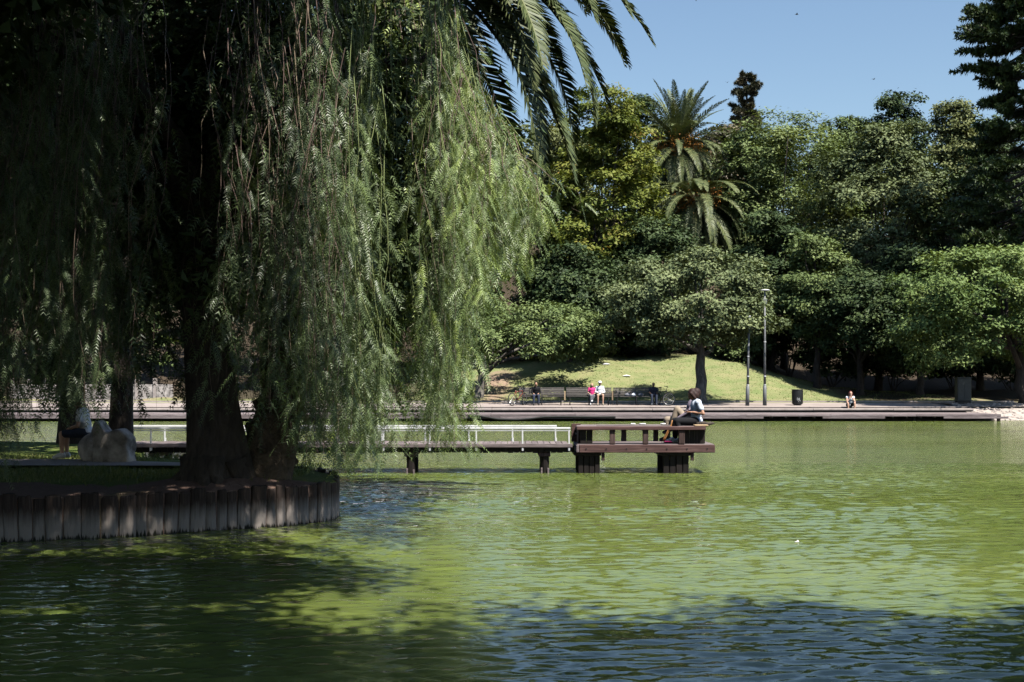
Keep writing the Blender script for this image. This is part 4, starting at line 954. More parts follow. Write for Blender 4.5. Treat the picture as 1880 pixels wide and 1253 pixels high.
PX0, PX1 = X_at(1058, FY), X_at(1313, FY)
plat = empty('platform', (0, FY, 0), label='dark red timber platform with built-in benches at the end of the pier', cat='platform')
for r in range(9):
    MB().bev(PX0 + .005 + random.uniform(0, .02), PX1 - random.uniform(.005, .03), .07 + r * .15, .07 + r * .15 + .142, .56, .60 + random.uniform(-.004, .004), .006).build('deck_plank', MATS['wood_grey'], plat)
MB().bev(PX0 + .06, PX1, 0, .065, .425, .585, .01).build('fascia_beam', MATS['wood_red'], plat)
MB().bev(PX0, PX0 + .056, .0, 1.42, .43, .58, .008).build('side_beam', MATS['wood_grey_y'], plat)
MB().bev(PX1 - .06, PX1 + .0, .07, 1.42, .43, .558, .008).build('side_beam', MATS['wood_red'], plat)
MB().bev(PX0 + .06, PX1 - .06, 1.36, 1.42, .43, .558, .008).build('fascia_beam', MATS['wood_red'], plat)
for k in range(7):
    xx = PX0 + .2 + k * .41; MB().tube([(xx, -.012, .505), (xx, .01, .505)], .014, 8).build('bolt', MATS['iron'], plat)
# benches
B0, B1 = X_at(1061, FY), X_at(1297, FY)
for y0, y1, z in ((.02, .20, .955), (.21, .40, .95), (1.02, 1.20, .953), (1.21, 1.38, .955)):
    MB().bev(B0 + random.uniform(-.03, .02), B1 + random.uniform(-.02, .02), y0, y1, z - .07, z, .008).build('seat_board', MATS['wood_red' if y0 < .2 else 'wood_grey'], plat)
for y0 in (.405, .56, .715, .87):
    MB().bev(X_at(1250, FY), B1 - .01, y0, y0 + .148, .885, .954, .008).build('seat_board', MATS['wood_grey'], plat)
    MB().bev(B0 + .01, B0 + .42, y0, y0 + .148, .885, .954, .008).build('seat_board', MATS['wood_grey'], plat)
for px0, px1, yy in ((1120, 1130, .06), (1181, 1191, .06), (1247, 1258, .05)):
    MB().bev(X_at(px0, FY), X_at(px1, FY), yy, yy + .11, .6, .884, .008).build('bench_post', MATS['wood_post'], plat)
for px0, px1 in ((1141, 1150), (1200, 1208.5)):
    MB().bev(X_at(px0, FY + 1.2), X_at(px1, FY + 1.2), 1.18, 1.29, .6, .884, .008).build('bench_post', MATS['wood_post'], plat)
def vpanel(x0, x1, y, nb, mat):
    d = (x1 - x0) / nb
    for k in range(nb): MB().bev(x0 + k * d, x0 + (k + 1) * d - .005, y, y + .04, .602, .883, .004).build('panel_board', MATS[mat], plat)
vpanel(X_at(1066, FY), X_at(1089, FY), .12, 2, 'wood_black'); vpanel(X_at(1259, FY), X_at(1297, FY), .16, 4, 'wood_black')
for k in range(5):
    for xx in (B1 - .06, B0 + .02): MB().bev(xx, xx + .04, .22 + k * .16, .375 + k * .16, .602, .883, .004).build('panel_board', MATS['wood_post'], plat)
MB().bev(X_at(1049, FY + 1.0), X_at(1066, FY + 1.0), .96, 1.0, .605, .985, .006).build('end_panel', MATS['wood_red'], plat)
MB().bev(X_at(1056, FY + 1.0), X_at(1061.5, FY + 1.0), .952, .957, .76, .79, .002).build('label_plate', MATS['paper'], plat)
# broad timber cribs under the platform
for a0, a1 in ((1062, 1103), (1219, 1267)):
    x0, x1 = X_at(a0, FY), X_at(a1, FY); nb = 4; d = (x1 - x0) / nb
    for k in range(nb):
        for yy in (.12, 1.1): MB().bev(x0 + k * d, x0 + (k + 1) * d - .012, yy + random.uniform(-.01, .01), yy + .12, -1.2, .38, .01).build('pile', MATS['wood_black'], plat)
    MB().bev(x0 - .08, x1 + .02, .08, 1.34, .36, .426, .008).build('cap_beam', MATS['wood_black'], plat)
    MB().bev(x1 + .025, x1 + .085, .05, .13, .26, .424, .006).build('bracket', MATS['wood_post'], plat)

# bits lying on the platform
mb = MB(); mb.tube([(0, 0, 0), (.12, .01, .012), (.24, .0, .0), (.36, .02, .02)], [.035, .045, .04, .02], 8); mb.tube([(.2, 0, 0), (.3, .03, .05)], [.02, .01], 6)
tag(mb.build('driftwood', MATS['bark'], None, True, loc=(X_at(1283, FY), FY + .3, 1.0)), 'short brown branch jutting off the right end of the bench', 'branch')
mb = MB(); mb.bev(0, .28, 0, .25, 0, .035, .012)
tag(mb.build('cardboard', MATS['wood_tan'], None, loc=(X_at(1276, FY), FY + .03, .957)), 'flat tan sheet on the bench edge below the sitting woman', 'sheet')
bag = empty('strap', (X_at(1224, 26.6), 26.62, .60), label='tan leather strap hanging down beside the khaki trousers', cat='strap')
mb = MB()
for dx in (0, .03): mb.tube([(-.09 + dx, 0, .01), (-.05 + dx, 0, .1), (.0 + dx, -.01, .2), (.05 + dx * 1.5, -.01, .3), (.10, 0, .38), (.12, .0, .47)], [.012, .012, .012, .012, .012, .01], 6)
mb.build('band', MATS['tan_leather'], bag, True); MB().tube([(-.10, -.02, .012), (-.02, .03, .012)], .014, 6).build('buckle', MATS['chrome'], bag)
for i, (px, wd, mt) in enumerate(((1158, .10, 'paper'), (1175, .14, 'sticker'), (1216, .1, 'paper'))):
    tag(MB().bev(0, wd, 0, .08, 0, .03, .01).build('wrapper', MATS[mt], None, loc=(X_at(px, FY + 1.15), FY + 1.12, .957), rot=(0, 0, .3 * i)), ['small white wrapper on the bench, leftmost of three', 'small grey wrapper on the bench, between two white ones', 'small white wrapper on the bench next to the khaki trousers'][i], 'litter')
tag(MB().bev(0, .22, 0, .12, 0, .03, .012).build('pink_slippers', MATS['pink_cloth'], None, loc=(X_at(1221, 26.5), 26.5, .602)), 'flat pink thing on the platform deck next to the white sneakers', 'clothing')

# ---------------------------------------------------------------- people
def remesh(V, Fs, voxel, mat, name, parent, smooth=4):
    me = bpy.data.meshes.new('tmp'); me.from_pydata([tuple(map(float, v)) for v in V], [], [tuple(f) for f in Fs])
    o = bpy.data.objects.new('tmp', me); COL.objects.link(o)
    m1 = o.modifiers.new('r', 'REMESH'); m1.mode = 'VOXEL'; m1.voxel_size = voxel; m1.use_smooth_shade = True
    m2 = o.modifiers.new('s', 'SMOOTH'); m2.iterations = smooth; m2.factor = .5
    dg = bpy.context.evaluated_depsgraph_get(); m_ = bpy.data.meshes.new_from_object(o.evaluated_get(dg))
    bpy.data.objects.remove(o); bpy.data.meshes.remove(me)
    m_.materials.clear(); return obj(name, m_, mat, parent)
class Blob(MB):
    def limb(s, p0, p1, r0, r1, n=12):
        p0 = Vector(p0); p1 = Vector(p1); s.tube([p0, p0.lerp(p1, .5), p1], [r0, (r0 + r1) / 2, r1], n); s.sph(p0, r0, n, 8); s.sph(p1, r1, n, 8); return s
    def ell(s, c, r, fwd, up, nu=16, nv=12):
        f = Vector(fwd).normalized(); u = Vector(up); u = (u - f * u.dot(f)).normalized(); sd = u.cross(f)
        V, Fs = sphere((0, 0, 0), r, nu, nv); c = Vector(c)
        return s.add([c + f * v[0] + sd * v[1] + u * v[2] for v in V], Fs)
def hand(b, w, d, palm_n, g=0.0, curl=.6):
    """palm, four unequal fingers and a thumb from the wrist w along d"""
    d = Vector(d).normalized(); pn = Vector(palm_n); pn = (pn - d * pn.dot(d)).normalized(); sd = d.cross(pn)
    pc = Vector(w) + d * .045; b.ell(pc, (.048, .04, .016 + g), d, pn, 12, 8)
    for k, (off, L) in enumerate(((-.028, .062), (-.010, .072), (.010, .068), (.027, .054))):
        q0 = Vector(w) + d * .08 + sd * off; q1 = q0 + (d * math.cos(curl * .5) + pn * math.sin(curl * .5)) * L * .5
        q2 = q1 + (d * math.cos(curl * 1.6) + pn * math.sin(curl * 1.6)) * L * .5
        b.limb(q0, q1, .0095, .009, 6); b.limb(q1, q2, .009, .0075, 6)
    t0 = Vector(w) + d * .03 - sd * .035; t1 = t0 + (d * .6 - sd * .7 + pn * .3).normalized() * .035; b.limb(t0, t1, .011, .010, 6); b.limb(t1, t1 + (d * .85 + pn * .4).normalized() * .03, .010, .008, 6)
def seated(seat, lean=.05, **kw):
    J = dict(pelvis=(0, 0, seat + .09), neck=(.02 + .45 * math.sin(lean), 0, seat + .09 + .45 * math.cos(lean)))
    nk = Vector(J['neck']); J['head'] = tuple(nk + Vector((.04 + .08 * math.sin(lean), 0, .15)))
    J['fwd'] = (1, 0, -.1); J['up'] = (.1, 0, 1)
    for s, y in (('L', .1), ('R', -.1)):
        J['hip' + s] = (.02, y * .9, seat + .085); J['kn' + s] = (.43, y * 1.3, seat + .07); J['an' + s] = (.42, y * 1.3, .09); J['toe' + s] = (.56, y * 1.45, .035)
        J['sh' + s] = (nk.x - .03, y * 1.65, nk.z - .055); J['el' + s] = (nk.x - .02, y * 2.4, nk.z - .31); J['wr' + s] = (.24, y * 1.5, seat + .19)
    J.update(kw); return J
def person(label, loc, rz, J, o_, scale=1.0, voxel=.018):
    """body in one mesh; clothes, shoes and hair are its children"""
    root = empty('person', loc, rz, label, 'person'); root.scale = (scale,) * 3
    A = {k: Vector(v) for k, v in J.items()}; up = A['up']; fw = A['fwd'].normalized(); up = (up - fw * up.dot(fw)).normalized(); sd = up.cross(fw)
    hc = A['head']; pel, nk = A['pelvis'], A['neck']; ax = (nk - pel); ax_n = ax.normalized(); bf = Vector((1, 0, 0)); bf = (bf - ax_n * bf.dot(ax_n)).normalized()
    def torso(b, g):
        b.ell(pel, (.115 + g, .165 + g, .11 + g), bf, ax_n); b.ell(pel + ax * .38, (.10 + g, .14 + g, .16 + g), bf, ax_n); b.ell(pel + ax * .70, (.105 + g, .155 + g, .16 + g), bf, ax_n)
        b.limb(A['shL'], A['shR'], .058 + g, .058 + g)
    def arm(b, s, g, part):
        if part in 'ua': b.limb(A['sh' + s], A['el' + s], .046 + g, .037 + g)
        if part == 't': b.limb(A['sh' + s], A['sh' + s].lerp(A['el' + s], .55), .05 + g, .05 + g)
        if part in 'fa': b.limb(A['el' + s], A['wr' + s], .037 + g, .026 + g)
    def leg(b, s, g, part):
        if part in 'ta': b.limb(A['hip' + s], A['kn' + s], .082 + g, .056 + g)
        if part in 'sa':
            b.limb(A['kn' + s], A['kn' + s].lerp(A['an' + s], .35), .055 + g, .054 + g); b.limb(A['kn' + s].lerp(A['an' + s], .35), A['an' + s], .054 + g, .036 + g)
    def foot(b, s, g):
        a, t = A['an' + s], A['toe' + s]; heel = a + Vector((0, 0, -.045)) - (t - a) * .25
        b.limb(a, heel, .036 + g, .032 + g); b.limb(heel, t, .032 + g, .026 + g); b.limb(a, a.lerp(t, .6), .036 + g, .03 + g)
    b = Blob(); torso(b, 0)
    for s in 'LR':
        arm(b, s, 0, 'a'); leg(b, s, 0, 'a'); foot(b, s, 0)
        d = (A['wr' + s] - A['el' + s]).normalized() if ('hd' + s) not in A else A['hd' + s]
        hand(b, A['wr' + s], d, (0, 0, -1) if abs(d.z) < .8 else (1, 0, 0))
    b.limb(nk - ax_n * .05, hc - up * .05 - fw * .015, .052, .05)
    b.ell(hc, (.098, .076, .112), fw, up); b.ell(hc - up * .055 + fw * .03, (.06, .055, .06), fw, up)
    b.limb(hc + fw * .088 + up * .012, hc + fw * .108 - up * .022, .011, .015, 8)
    b.limb(hc + fw * .083 - up * .058 + sd * .02, hc + fw * .083 - up * .058 - sd * .02, .010, .010, 8)
    for q in (-1, 1): b.ell(hc + sd * q * .077 - up * .01, (.018, .01, .03), fw, up, 8, 6)
    body = remesh(b.v, b.f, voxel, MATS[o_.get('skin', 'skin')], 'body', root, 3)
    e = Blob()
    for q in (-1, 1): e.sph(hc + fw * .090 + sd * q * .032 + up * .012, .011, 8, 6)
    e.build('eyes', MATS['eye'], body, True)
    if 'shirt' in o_:
        b = Blob(); torso(b, .014)
        for s in 'LR':
            arm(b, s, .013, {'short': 't', 'long': 'a', 'none': 'x'}[o_.get('sleeve', 'short')])
        remesh(b.v, b.f, voxel, MATS[o_['shirt']], 'shirt', root, 3)
    b = Blob(); b.ell(pel - ax_n * .02, (.125, .18, .115), bf, ax_n)
    for s in 'LR':
        if o_.get('legs', 'long') == 'long': leg(b, s, .016, 'a')
        else: b.limb(A['hip' + s], A['hip' + s].lerp(A['kn' + s], .85), .1, .078)
    remesh(b.v, b.f, voxel, MATS[o_['pants']], 'trousers' if o_.get('legs', 'long') == 'long' else 'shorts', root, 3)
    for s in 'LR':
        b = Blob(); foot(b, s, .012); remesh(b.v, b.f, voxel, MATS[o_.get('shoes', 'shoe_white')], 'shoe', root, 2)
    b = Blob(); st = o_.get('hairstyle', 'short')
    b.ell(hc - fw * .022 + up * .022, (.098, .087, .108), fw, up)
    if st == 'bob':
        b.ell(hc - fw * .035 - up * .03, (.085, .095, .11), fw, up)
        for q in (-1, 1): b.limb(hc + sd * q * .078 + up * .05 + fw * .02, hc + sd * q * .082 - up * .085 + fw * .012, .034, .028)
    if st == 'long':
        b.ell(hc - fw * .05 - up * .07, (.06, .09, .15), fw, up)
        for q in (-1, 1): b.limb(hc + sd * q * .08 + up * .03, hc + sd * q * .085 - up * .16, .032, .025)
    hr = remesh(b.v, b.f, voxel, MATS[o_.get('hair', 'hair_brown')], 'hair', root, 3)
    if 'cap' in o_:
        b = Blob(); b.ell(hc - fw * .012 + up * .05, (.112, .096, .085), fw, up); b.ell(hc + fw * .11 + up * .045, (.06, .07, .012), fw, up); remesh(b.v, b.f, voxel, MATS[o_['cap']], 'cap', root, 2)
    return root
PI = math.pi
J = seated(.357, .02, neck=(.02, 0, .885), head=(.085, 0, 1.0), fwd=(1, 0, -.75), up=(.6, 0, 1), knL=(.42, .1, .45), anL=(.33, .12, .09), toeL=(.49, .12, .035), knR=(.44, -.1, .45), anR=(.43, -.12, .09), toeR=(.59, -.12, .035),
           shL=(-.01, .165, .835), shR=(-.01, -.165, .835), elL=(-.10, .235, .61), wrL=(.10, .15, .635), elR=(-.05, -.23, .60), wrR=(.12, -.06, .64), hdL=(.9, -.35, .1), hdR=(.9, .35, .15))
person('woman in pale t-shirt and black leggings on the pier bench, head bent over her phone', (X_at(1279, 26.6), 26.6, .60), PI, J, dict(shirt='paleblue_cloth', pants='black_cloth', hairstyle='bob', skin='skin_tan'), voxel=.009)
tag(MB().bev(-.075, .075, -.036, .036, -.004, .004, .003).build('mobile_phone', MATS['phone'], None, loc=(X_at(1279, 26.6) - .2, 26.55, 1.30), rot=(0, .7, .2)), 'dark mobile phone in the hands of the woman on the pier', 'phone')
J = seated(.357, .0, neck=(-.15, 0, .88), head=(-.17, 0, 1.01), knL=(.22, .02, .69), anL=(.34, .03, .30), toeL=(.50, .03, .19), knR=(.42, -.1, .46), anR=(.40, -.12, .09), toeR=(.55, -.12, .035), shL=(-.15, .165, .83), elL=(.0, .22, .62), wrL=(.20, .12, .50), shR=(-.15, -.165, .83), elR=(-.02, -.22, .60), wrR=(.2, -.1, .52))
person('person in mauve sleeves and khaki trousers, legs crossed, behind the woman on the pier', (X_at(1262, 27.15), 27.15, .60), PI, J, dict(shirt='mauve_cloth', sleeve='long', pants='khaki_cloth', shoes='shoe_grey', hair='hair_brown', skin='skin_tan'), voxel=.010)

BY = 66.7
def bench_x(px): return X_at(px, BY)
def gz(px): return tz(bench_x(px), BY)
J = seated(.45, -.03, wrL=(.20, .13, .66), wrR=(.20, -.13, .66))
person('man in white shirt, shorts and white cap on the long bench', (bench_x(1101), BY - .12, gz(1101)), -PI / 2, J, dict(shirt='white_cloth', sleeve='long', pants='khaki_cloth', legs='short', shoes='khaki_cloth', hair='hair_fair', cap='white_cloth'))
J = seated(.52, .0, knL=(.36, .1, .56), anL=(.38, .0, .30), toeL=(.5, -.04, .24), knR=(.40, -.08, .56), anR=(.38, -.1, .12), toeR=(.5, -.11, .06))
person('child in bright pink top sitting on the bench beside the man in white', (bench_x(1086.5), BY - .10, gz(1086)), -PI / 2, J, dict(shirt='pink_cloth', pants='grey_cloth', hairstyle='long', hair='hair_fair'), .86)
J = seated(.50, .12, wrL=(.3, .1, .62), wrR=(.3, -.1, .62))
person('dark-haired child in dark clothes on the bench next to the right-hand bicycle', (bench_x(1199), BY - .10, gz(1199)), -PI / 2, J, dict(shirt='navy_cloth', pants='jeans', hair='hair_black', skin='skin_dark', shoes='shoe_grey'), .9)
J = seated(.45, .15)
person('person in dark clothes and jeans in the shade at the left end of the benches', (bench_x(984), BY - .12, gz(984)), -PI / 2, J, dict(shirt='black_cloth', sleeve='long', pants='jeans', hair='hair_black', skin='skin_tan', shoes='rubber'), .97)
J = seated(.27, .32, knL=(.36, .17, .44), knR=(.36, -.17, .44), anL=(.36, .15, .09), anR=(.36, -.15, .09), toeL=(.5, .17, .035), toeR=(.5, -.17, .035), elL=(.30, .2, .50), elR=(.30, -.2, .50), wrL=(.30, .05, .72), wrR=(.30, -.05, .72), hdL=(0, -.3, 1), hdR=(0, .3, 1))
person('woman with dark red hair in pale top and black shorts sitting on the boardwalk step', (X_at(1561, 64.3), 64.45, .34), -PI / 2, J, dict(shirt='white_cloth', sleeve='none', pants='black_cloth', legs='short', hairstyle='long', hair='hair_red'), 1.0)
J = seated(.40, .2)
person('red-haired person in white top sitting against the pale stone on the left bank', (X_at(160, 21.9), 21.9, .55), PI, J, dict(shirt='white_cloth', sleeve='short', pants='jeans', legs='short', hairstyle='long', hair='hair_red', shoes='shoe_white'), .92)

# ---------------------------------------------------------------- benches, bicycles, lamps and other furniture on the promenade
slat = MB().bev(-1.18, 1.18, -.035, .035, -.015, .015, .006).me()
def bench(label, x, z, first=[None]):
    t = empty('park_bench', (x, BY, z), label=label, cat='bench', group='slatted benches in a row on the promenade')
    for k in range(4): obj('seat_slat', slat, MATS['bench_slat'], t, (0, -.20 + k * .095, .45 - .006 * k))
    for k in range(5): obj('back_slat', slat, MATS['bench_slat'], t, (0, .19 + k * .022, .53 + k * .088), (PI / 2 - .25, 0, 0))
    for lx in (-1.0, 0, 1.0):
        mb = MB(); mb.box(lx - .022, lx + .022, -.22, -.17, 0, .43); mb.box(lx - .022, lx + .022, -.215, .20, .395, .43); mb.box(lx - .02, lx + .02, -.26, -.12, -.005, .03)
        mb.tube([(lx, .14, 0), (lx, .17, .42), (lx, .30, .92)], .022, 6); mb.box(lx - .02, lx + .02, .08, .2, -.005, .03)
        mb.build('leg_frame', MATS['iron'], t)
for px, lab in ((994.5, 'slatted bench in the shade with a bicycle at its left end'), (1081.5, 'slatted bench with the man in white and the child in pink'), (1168, 'slatted bench with the dark-haired child and a bicycle at its right end')):
    bench(lab, bench_x(px), gz(px))
def bicycle(label, loc, rz, col, steer):
    t = empty('bicycle', loc, rz, label, 'bicycle', 'bicycles parked by the benches'); Rw = .335
    hub0 = (-.5, 0, Rw); hub1 = (.55, 0, Rw); bb = (-.07, 0, .28); st = (-.2, 0, .80); hd = (.36, 0, .78); hd2 = (.40, 0, .64)
    def wheel(c, ang):
        wt = obj('wheel', MB().add(*torus((0, 0, 0), 1, Rw - .02, .022, 32, 8)).me(True), MATS['rubber'], t, c, (0, 0, ang))
        r_ = MB().add(*torus((0, 0, 0), 1, Rw - .048, .010, 32, 6)); r_.build('rim', MATS['chrome'], wt, True)
        s_ = MB()
        for k in range(16): a = PI * 2 * k / 16; s_.tube([(0, (-1) ** k * .025, 0), ((Rw - .05) * math.cos(a), 0, (Rw - .05) * math.sin(a))], .0022, 4)
        s_.tube([(0, -.05, 0), (0, .05, 0)], .02, 8); s_.build('spokes', MATS['chrome'], wt)
    wheel(hub0, 0); wheel(hub1, steer)
    f = MB(); f.tube([bb, st], .016, 8); f.tube([bb, hd2], .019, 8); f.tube([(-.18, 0, .70), hd], .017, 8); f.tube([hd, hd2], .02, 8)
    for s in (-.05, .05): f.tube([(bb[0], s * .5, bb[2]), (hub0[0], s, hub0[2])], .010, 6); f.tube([(-.19, s * .3, .74), (hub0[0], s, hub0[2])], .009, 6)
    f.build('frame', MATS[col], t, True)
    f = MB()
    for s in (-.05, .05): f.tube([(hd2[0], s * .6, hd2[2]), (hub1[0] - .03, s, .5), (hub1[0], s, hub1[2])], .011, 6)
    f.build('fork', MATS[col], t, True)
    h = MB(); h.tube([hd, (.37, 0, .92)], .014, 8); cs, sn = math.cos(steer), math.sin(steer)
    def hb(x, y, z): return (.37 + x * cs - y * sn, x * sn + y * cs, z)
    h.tube([hb(-.08, -.3, 1.0), hb(.02, -.2, .99), hb(.05, 0, .93), hb(.02, .2, .99), hb(-.08, .3, 1.0)], .013, 8); h.build('handlebar', MATS['bike_black'], t, True)
    s_ = Blob(); s_.tube([st, (-.22, 0, .9)], .013, 8); s_.ell((-.23, 0, .93), (.13, .07, .03), (1, 0, 0), (0, 0, 1)); s_.build('saddle', MATS['rubber'], t, True)
    c_ = MB(); c_.add(*torus((bb[0], .05, bb[2]), 1, .09, .008, 20, 5)); c_.tube([(bb[0], .06, bb[2]), (bb[0] + .1, .06, bb[2] - .13)], .01, 6); c_.tube([(bb[0], -.06, bb[2]), (bb[0] - .1, -.06, bb[2] + .13)], .01, 6)
    c_.box(bb[0] + .05, bb[0] + .15, .06, .15, bb[2] - .14, bb[2] - .115); c_.box(bb[0] - .15, bb[0] - .05, -.15, -.06, bb[2] + .115, bb[2] + .14); c_.build('crank', MATS['iron'], t)
    c_ = MB(); c_.tube([(-.12, .04, .26), (-.18, .2, 0.0)], .008, 6); c_.build('kickstand', MATS['chrome'], t); return t
bicycle('red-framed bicycle parked by the left end of the benches', (X_at(951, 66.2), 66.2, tz(X_at(951, 66.2), 66.2) + .006), math.radians(52), 'bike_red', .25)
bicycle('dark bicycle with turned front wheel parked at the right end of the benches', (X_at(1217, 66.2), 66.3, tz(X_at(1216, 66.2), 66.2) + .006), math.radians(-62), 'bike_black', .75)
for i, px in enumerate((1037, 1124.5)):
    z = tz(X_at(px, 67.3), 66.2)
    tag(MB().bev(-.035, .035, -.02, .02, .28, .75, .006).build('wooden_stake', MATS['wood_tan'], None, loc=(X_at(px, 66.2), 66.25, z)), ['thin tan stake in front of the left and middle benches', 'thin tan stake in front of the bench right of the man in white'][i], 'stake')
    MB().tube([(0, 0, -.1), (0, 0, .3)], .008, 6).build('pin', MATS['iron'], bpy.data.objects['wooden_stake' if i == 0 else 'wooden_stake.001'])
for i, (px, mt, s) in enumerate(((1152, 'grey_cloth', .24), (1163, 'white_cloth', .18), (1176, 'shoe_grey', .22))):
    b = Blob(); b.ell((0, 0, .07), (s * .7, .12, .09), (1, 0, 0), (0, 0, 1)); b.ell((s * .3, 0, .12), (s * .3, .09, .06), (1, 0, 0), (0, 0, 1)); b.limb((-s * .3, 0, .13), (0, 0, .2), .012, .012)
    tag(remesh(b.v, b.f, .014, MATS[mt], 'bag', None, 2), ['grey bag on the bench, leftmost of three', 'white bag on the bench between two grey ones', 'grey bag on the bench, nearest to the dark-haired child'][i], 'bag').location = (bench_x(px), BY - .05, gz(px) + .465)

def lamp(label, px, D, ybase, ytop, lean, head):
    X = X_at(px, D); bz = tz(X, D); H = Z_at(ytop, D) - bz
    t = empty('street_lamp', (X, D, bz), label=label, cat='street lamp', group='steel lamp posts on the promenade'); t.rotation_euler = (0, lean, 0)
    MB().tube([(0, 0, -.1), (0, 0, 1.0), (0, 0, 1.03)], [.105, .095, .07], 12).build('base', MATS['galvanised'], t, True)
    MB().tube([(0, 0, 1.0), (0, 0, H * .55), (0, 0, H)], [.066, .058, .045], 10).build('pole', MATS['galvanised'], t, True)
    for z in (1.05, 1.5, H * .55): MB().tube([(0, 0, z), (0, 0, z + .06)], .075, 10).build('band', MATS['sticker'], t)
    if head:
        b = Blob(); b.ell((.02, -.05, H + .02), (.24, .14, .045), (1, 0, 0), (0, 0, 1)); b.build('lamp_head', MATS['white_metal'], t, True)
        MB().bev(-.11, .11, -.09, .09, H - .72, H - .42, .02).build('junction_box', MATS['galvanised'], t)
    else:
        MB().tube([(0, 0, H - .06), (0, 0, H + .06)], .085, 10).build('top_cap', MATS['white_metal'], t, True)
        MB().tube([(0, 0, H - .52), (.25, 0, H - .58), (.42, 0, H - .50)], .014, 6).build('side_arm', MATS['galvanised'], t, True)
    return t
lamp('shorter grey lamp post without a lamp head, left of the tall one', 1372, 65.9, 737, 582, .02, False)
lamp('tall grey lamp post with a flat white lamp head', 1404, 66.2, 743, 534, .0, True)
# litter bin
D = 66.4; X = X_at(1464, D); z = tz(X, D)
t = empty('litter_bin', (X, D, z), label='round black litter bin with scribbled marks on the promenade', cat='litter bin')
MB().tube([(0, 0, .06), (0, 0, .12), (0, 0, .78), (0, 0, .80)], [.25, .26, .285, .27], 20).build('body', MATS['bin_black'], t)
MB().add(*[(lambda V, F_: ([(v[0], v[2], v[1] + .82) for v in V], F_))(*torus((0, 0, 0), 1, .28, .022, 24, 6))][0]).build('rim', MATS['iron'], t, True)
for k in range(18):
    a = 2 * PI * k / 18; MB().box(-.012, .012, -.006, .006, .10, .78).build('rib', MATS['iron'], t, loc=(math.cos(a) * .283, math.sin(a) * .283, 0), rot=(0, 0, a + PI / 2))
MB().tube([(0, 0, -.01), (0, 0, .07)], [.2, .2], 12).build('foot', MATS['iron'], t)
mb = MB()
for k in range(6): mb.tube([(random.uniform(-.1, .1), -.298 + .0, random.uniform(.2, .42)) for _ in range(3)], .008, 4)
mb.build('scribble', MATS['sticker'], t)
# dark cabinet under the right-hand tree
D = 66.6; X = X_at(1768, D); z = tz(X, D)
t = empty('utility_cabinet', (X, D, z), label='tall dark metal cabinet in the shade near the end of the boardwalk', cat='cabinet')
MB().bev(-.36, .36, -.22, .22, .22, 1.42, .015).build('body', MATS['cabinet'], t); MB().bev(-.34, .34, -.20, .20, -.1, .218, .01).build('plinth', MATS['concrete_dark'], t)
for s in (-1, 1): MB().bev(s * .17 - .16, s * .17 + .16, -.238, -.222, .27, 1.36, .006).build('door', MATS['cabinet'], t)
MB().bev(-.40, .40, -.26, .26, 1.422, 1.47, .01).build('roof', MATS['cabinet'], t)
# hose on the lower deck
pts = [(X_at(px, SHORE - .1), SHORE - .08 + .25 * (k % 2) * 0, Z_at(py, SHORE - .1)) for k, (px, py) in enumerate(((860, 763), (885, 765), (915, 770), (950, 771), (975, 769), (1000, 766), (1030, 765.5), (1080, 766), (1130, 766)))]
tag(MB().tube(pts, .045, 8).build('hose', MATS['rubber'], None, True), 'thick black hose sagging along the front of the boardwalk', 'hose')
# small litter on the lawn
for i, (px, D) in enumerate(((1113, 79.5), (1150, 76.8))):
    X = X_at(px, D); tag(MB().add([(-.25, -.1, .03), (.25, -.12, .04), (.22, .12, .06), (-.2, .1, .02), (0, 0, .10)], [(0, 1, 4), (1, 2, 4), (2, 3, 4), (3, 0, 4), (0, 3, 2, 1)]).build('paper_scrap', MATS['paper'], None, loc=(X, D, tz(X, D) + .02)), ['white paper scrap high on the lawn under the low tree', 'thin white paper scrap lower on the lawn'][i], 'paper')
b = Blob(); b.ell((0, 0, .012), (.05, .025, .016), (1, 0, 0), (0, 0, 1)); b.ell((.02, 0, .03), (.02, .012, .03), (1, 0, .4), (0, 0, 1))
tag(remesh(b.v, b.f, .005, MATS['paper'], 'feather', None, 1), 'small white feather floating on the open water at right', 'feather').location = (X_at(1463, 14.9), 14.9, 0)
bpy.data.objects['feather'].scale = (.55, .55, .45)
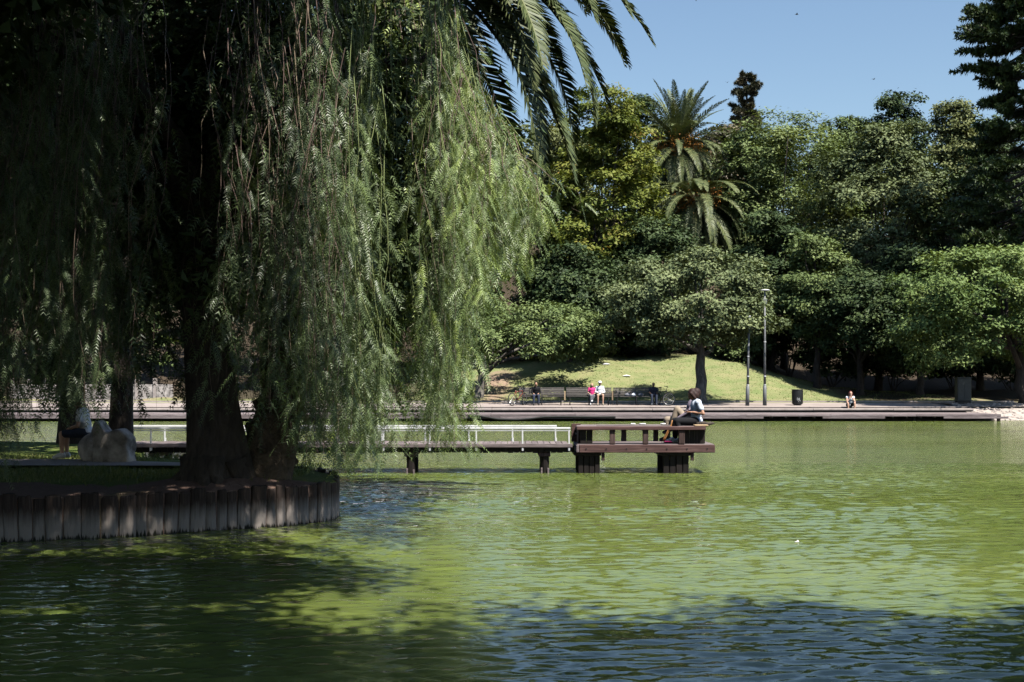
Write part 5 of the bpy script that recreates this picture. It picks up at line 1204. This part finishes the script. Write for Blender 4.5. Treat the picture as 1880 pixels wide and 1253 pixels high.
# birds
for i, (px, py, D, lab) in enumerate(((1463, 27, 60, 'small dark bird high in the sky, topmost of three'), (1604, 146, 70, 'small dark bird above the trees at right, lowest right of three'), (1335, 152, 75, 'tiny dark bird beside the thin conifer top'))):
    t = empty('bird', W(px, py, D), .6 * i, lab, 'bird', 'birds in the sky'); t.scale = (.55, .55, .55)
    b = Blob(); b.ell((0, 0, 0), (.11, .035, .035), (1, 0, 0), (0, 0, 1)); b.sph((.11, 0, .015), .028, 8, 6); b.limb((-.1, 0, 0), (-.18, 0, 0), .018, .008, 6); b.build('body', MATS['bird_dark'], t, True)
    for s in (-1, 1): MB().add([(.05, s * .02, .02), (-.05, s * .02, .015), (-.06, s * .15, .09), (.03, s * .16, .10), (-.07, s * .28, .05)], [(0, 1, 2, 3), (3, 2, 4)]).build('wing', MATS['bird_dark'], t)

# pale carved stone on the left bank
rng = np.random.default_rng(5)
D = 21.3; X = X_at(210, D)
t = empty('stone_block', (X, D, .53), label='big pale weathered stone block with a raised shoulder on the left bank', cat='stone'); t.scale = (.88, .88, .9)
bm = bmesh.new(); bmesh.ops.create_cube(bm, size=1); bmesh.ops.subdivide_edges(bm, edges=bm.edges[:], cuts=11, use_grid_fill=True)
for v_ in bm.verts:
    x, y, z = v_.co; r = 1 - .10 * (abs(x * 2) ** 4 + abs(y * 2) ** 4) * .5
    zz = z + .5; hgt = .60 + .22 * math.exp(-((x + .42) / .22) ** 2) + .05 * math.sin(x * 9)
    v_.co = (x * .72 * r + .02 * math.sin(zz * 9 + y * 4) + rng.normal() * .008, y * .62 * r + rng.normal() * .008, zz * hgt * (1 - .1 * (x * 2) ** 4) + rng.normal() * .008 - .03)
bmesh.ops.smooth_vert(bm, verts=bm.verts[:], factor=.3, use_axis_x=True, use_axis_y=True, use_axis_z=True)
me = bpy.data.meshes.new('mesh'); bm.to_mesh(me); bm.free(); me.polygons.foreach_set('use_smooth', np.ones(len(me.polygons), bool)); obj('block', me, MATS['stone'], t)
V, Fs = sphere((-.45, .25, .2), (.32, .3, .34), 14, 10); MB().add([(x + .03 * math.sin(9 * z + 7 * y), y + .03 * math.sin(8 * x), z + .02 * math.sin(11 * x)) for x, y, z in V], Fs).build('seat_stone', MATS['stone'], t, True)

# pale low wall seen through the strands on the far left
D = 73; wl = empty('garden_wall', (X_at(170, D), D, tz(X_at(170, D), D)), label='pale low garden wall seen through the strands at the far left', cat='wall')
for k in range(9):
    MB().bev(-4.6 + k * 1.02, -3.6 + k * 1.02, -.15, .15, -.3, 1.0 + .0 * k, .01).build('panel', MATS['stone'], wl); MB().bev(-4.68 + k * 1.02, -4.52 + k * 1.02, -.2, .2, -.3, 1.35, .01).build('pillar', MATS['concrete'], wl)
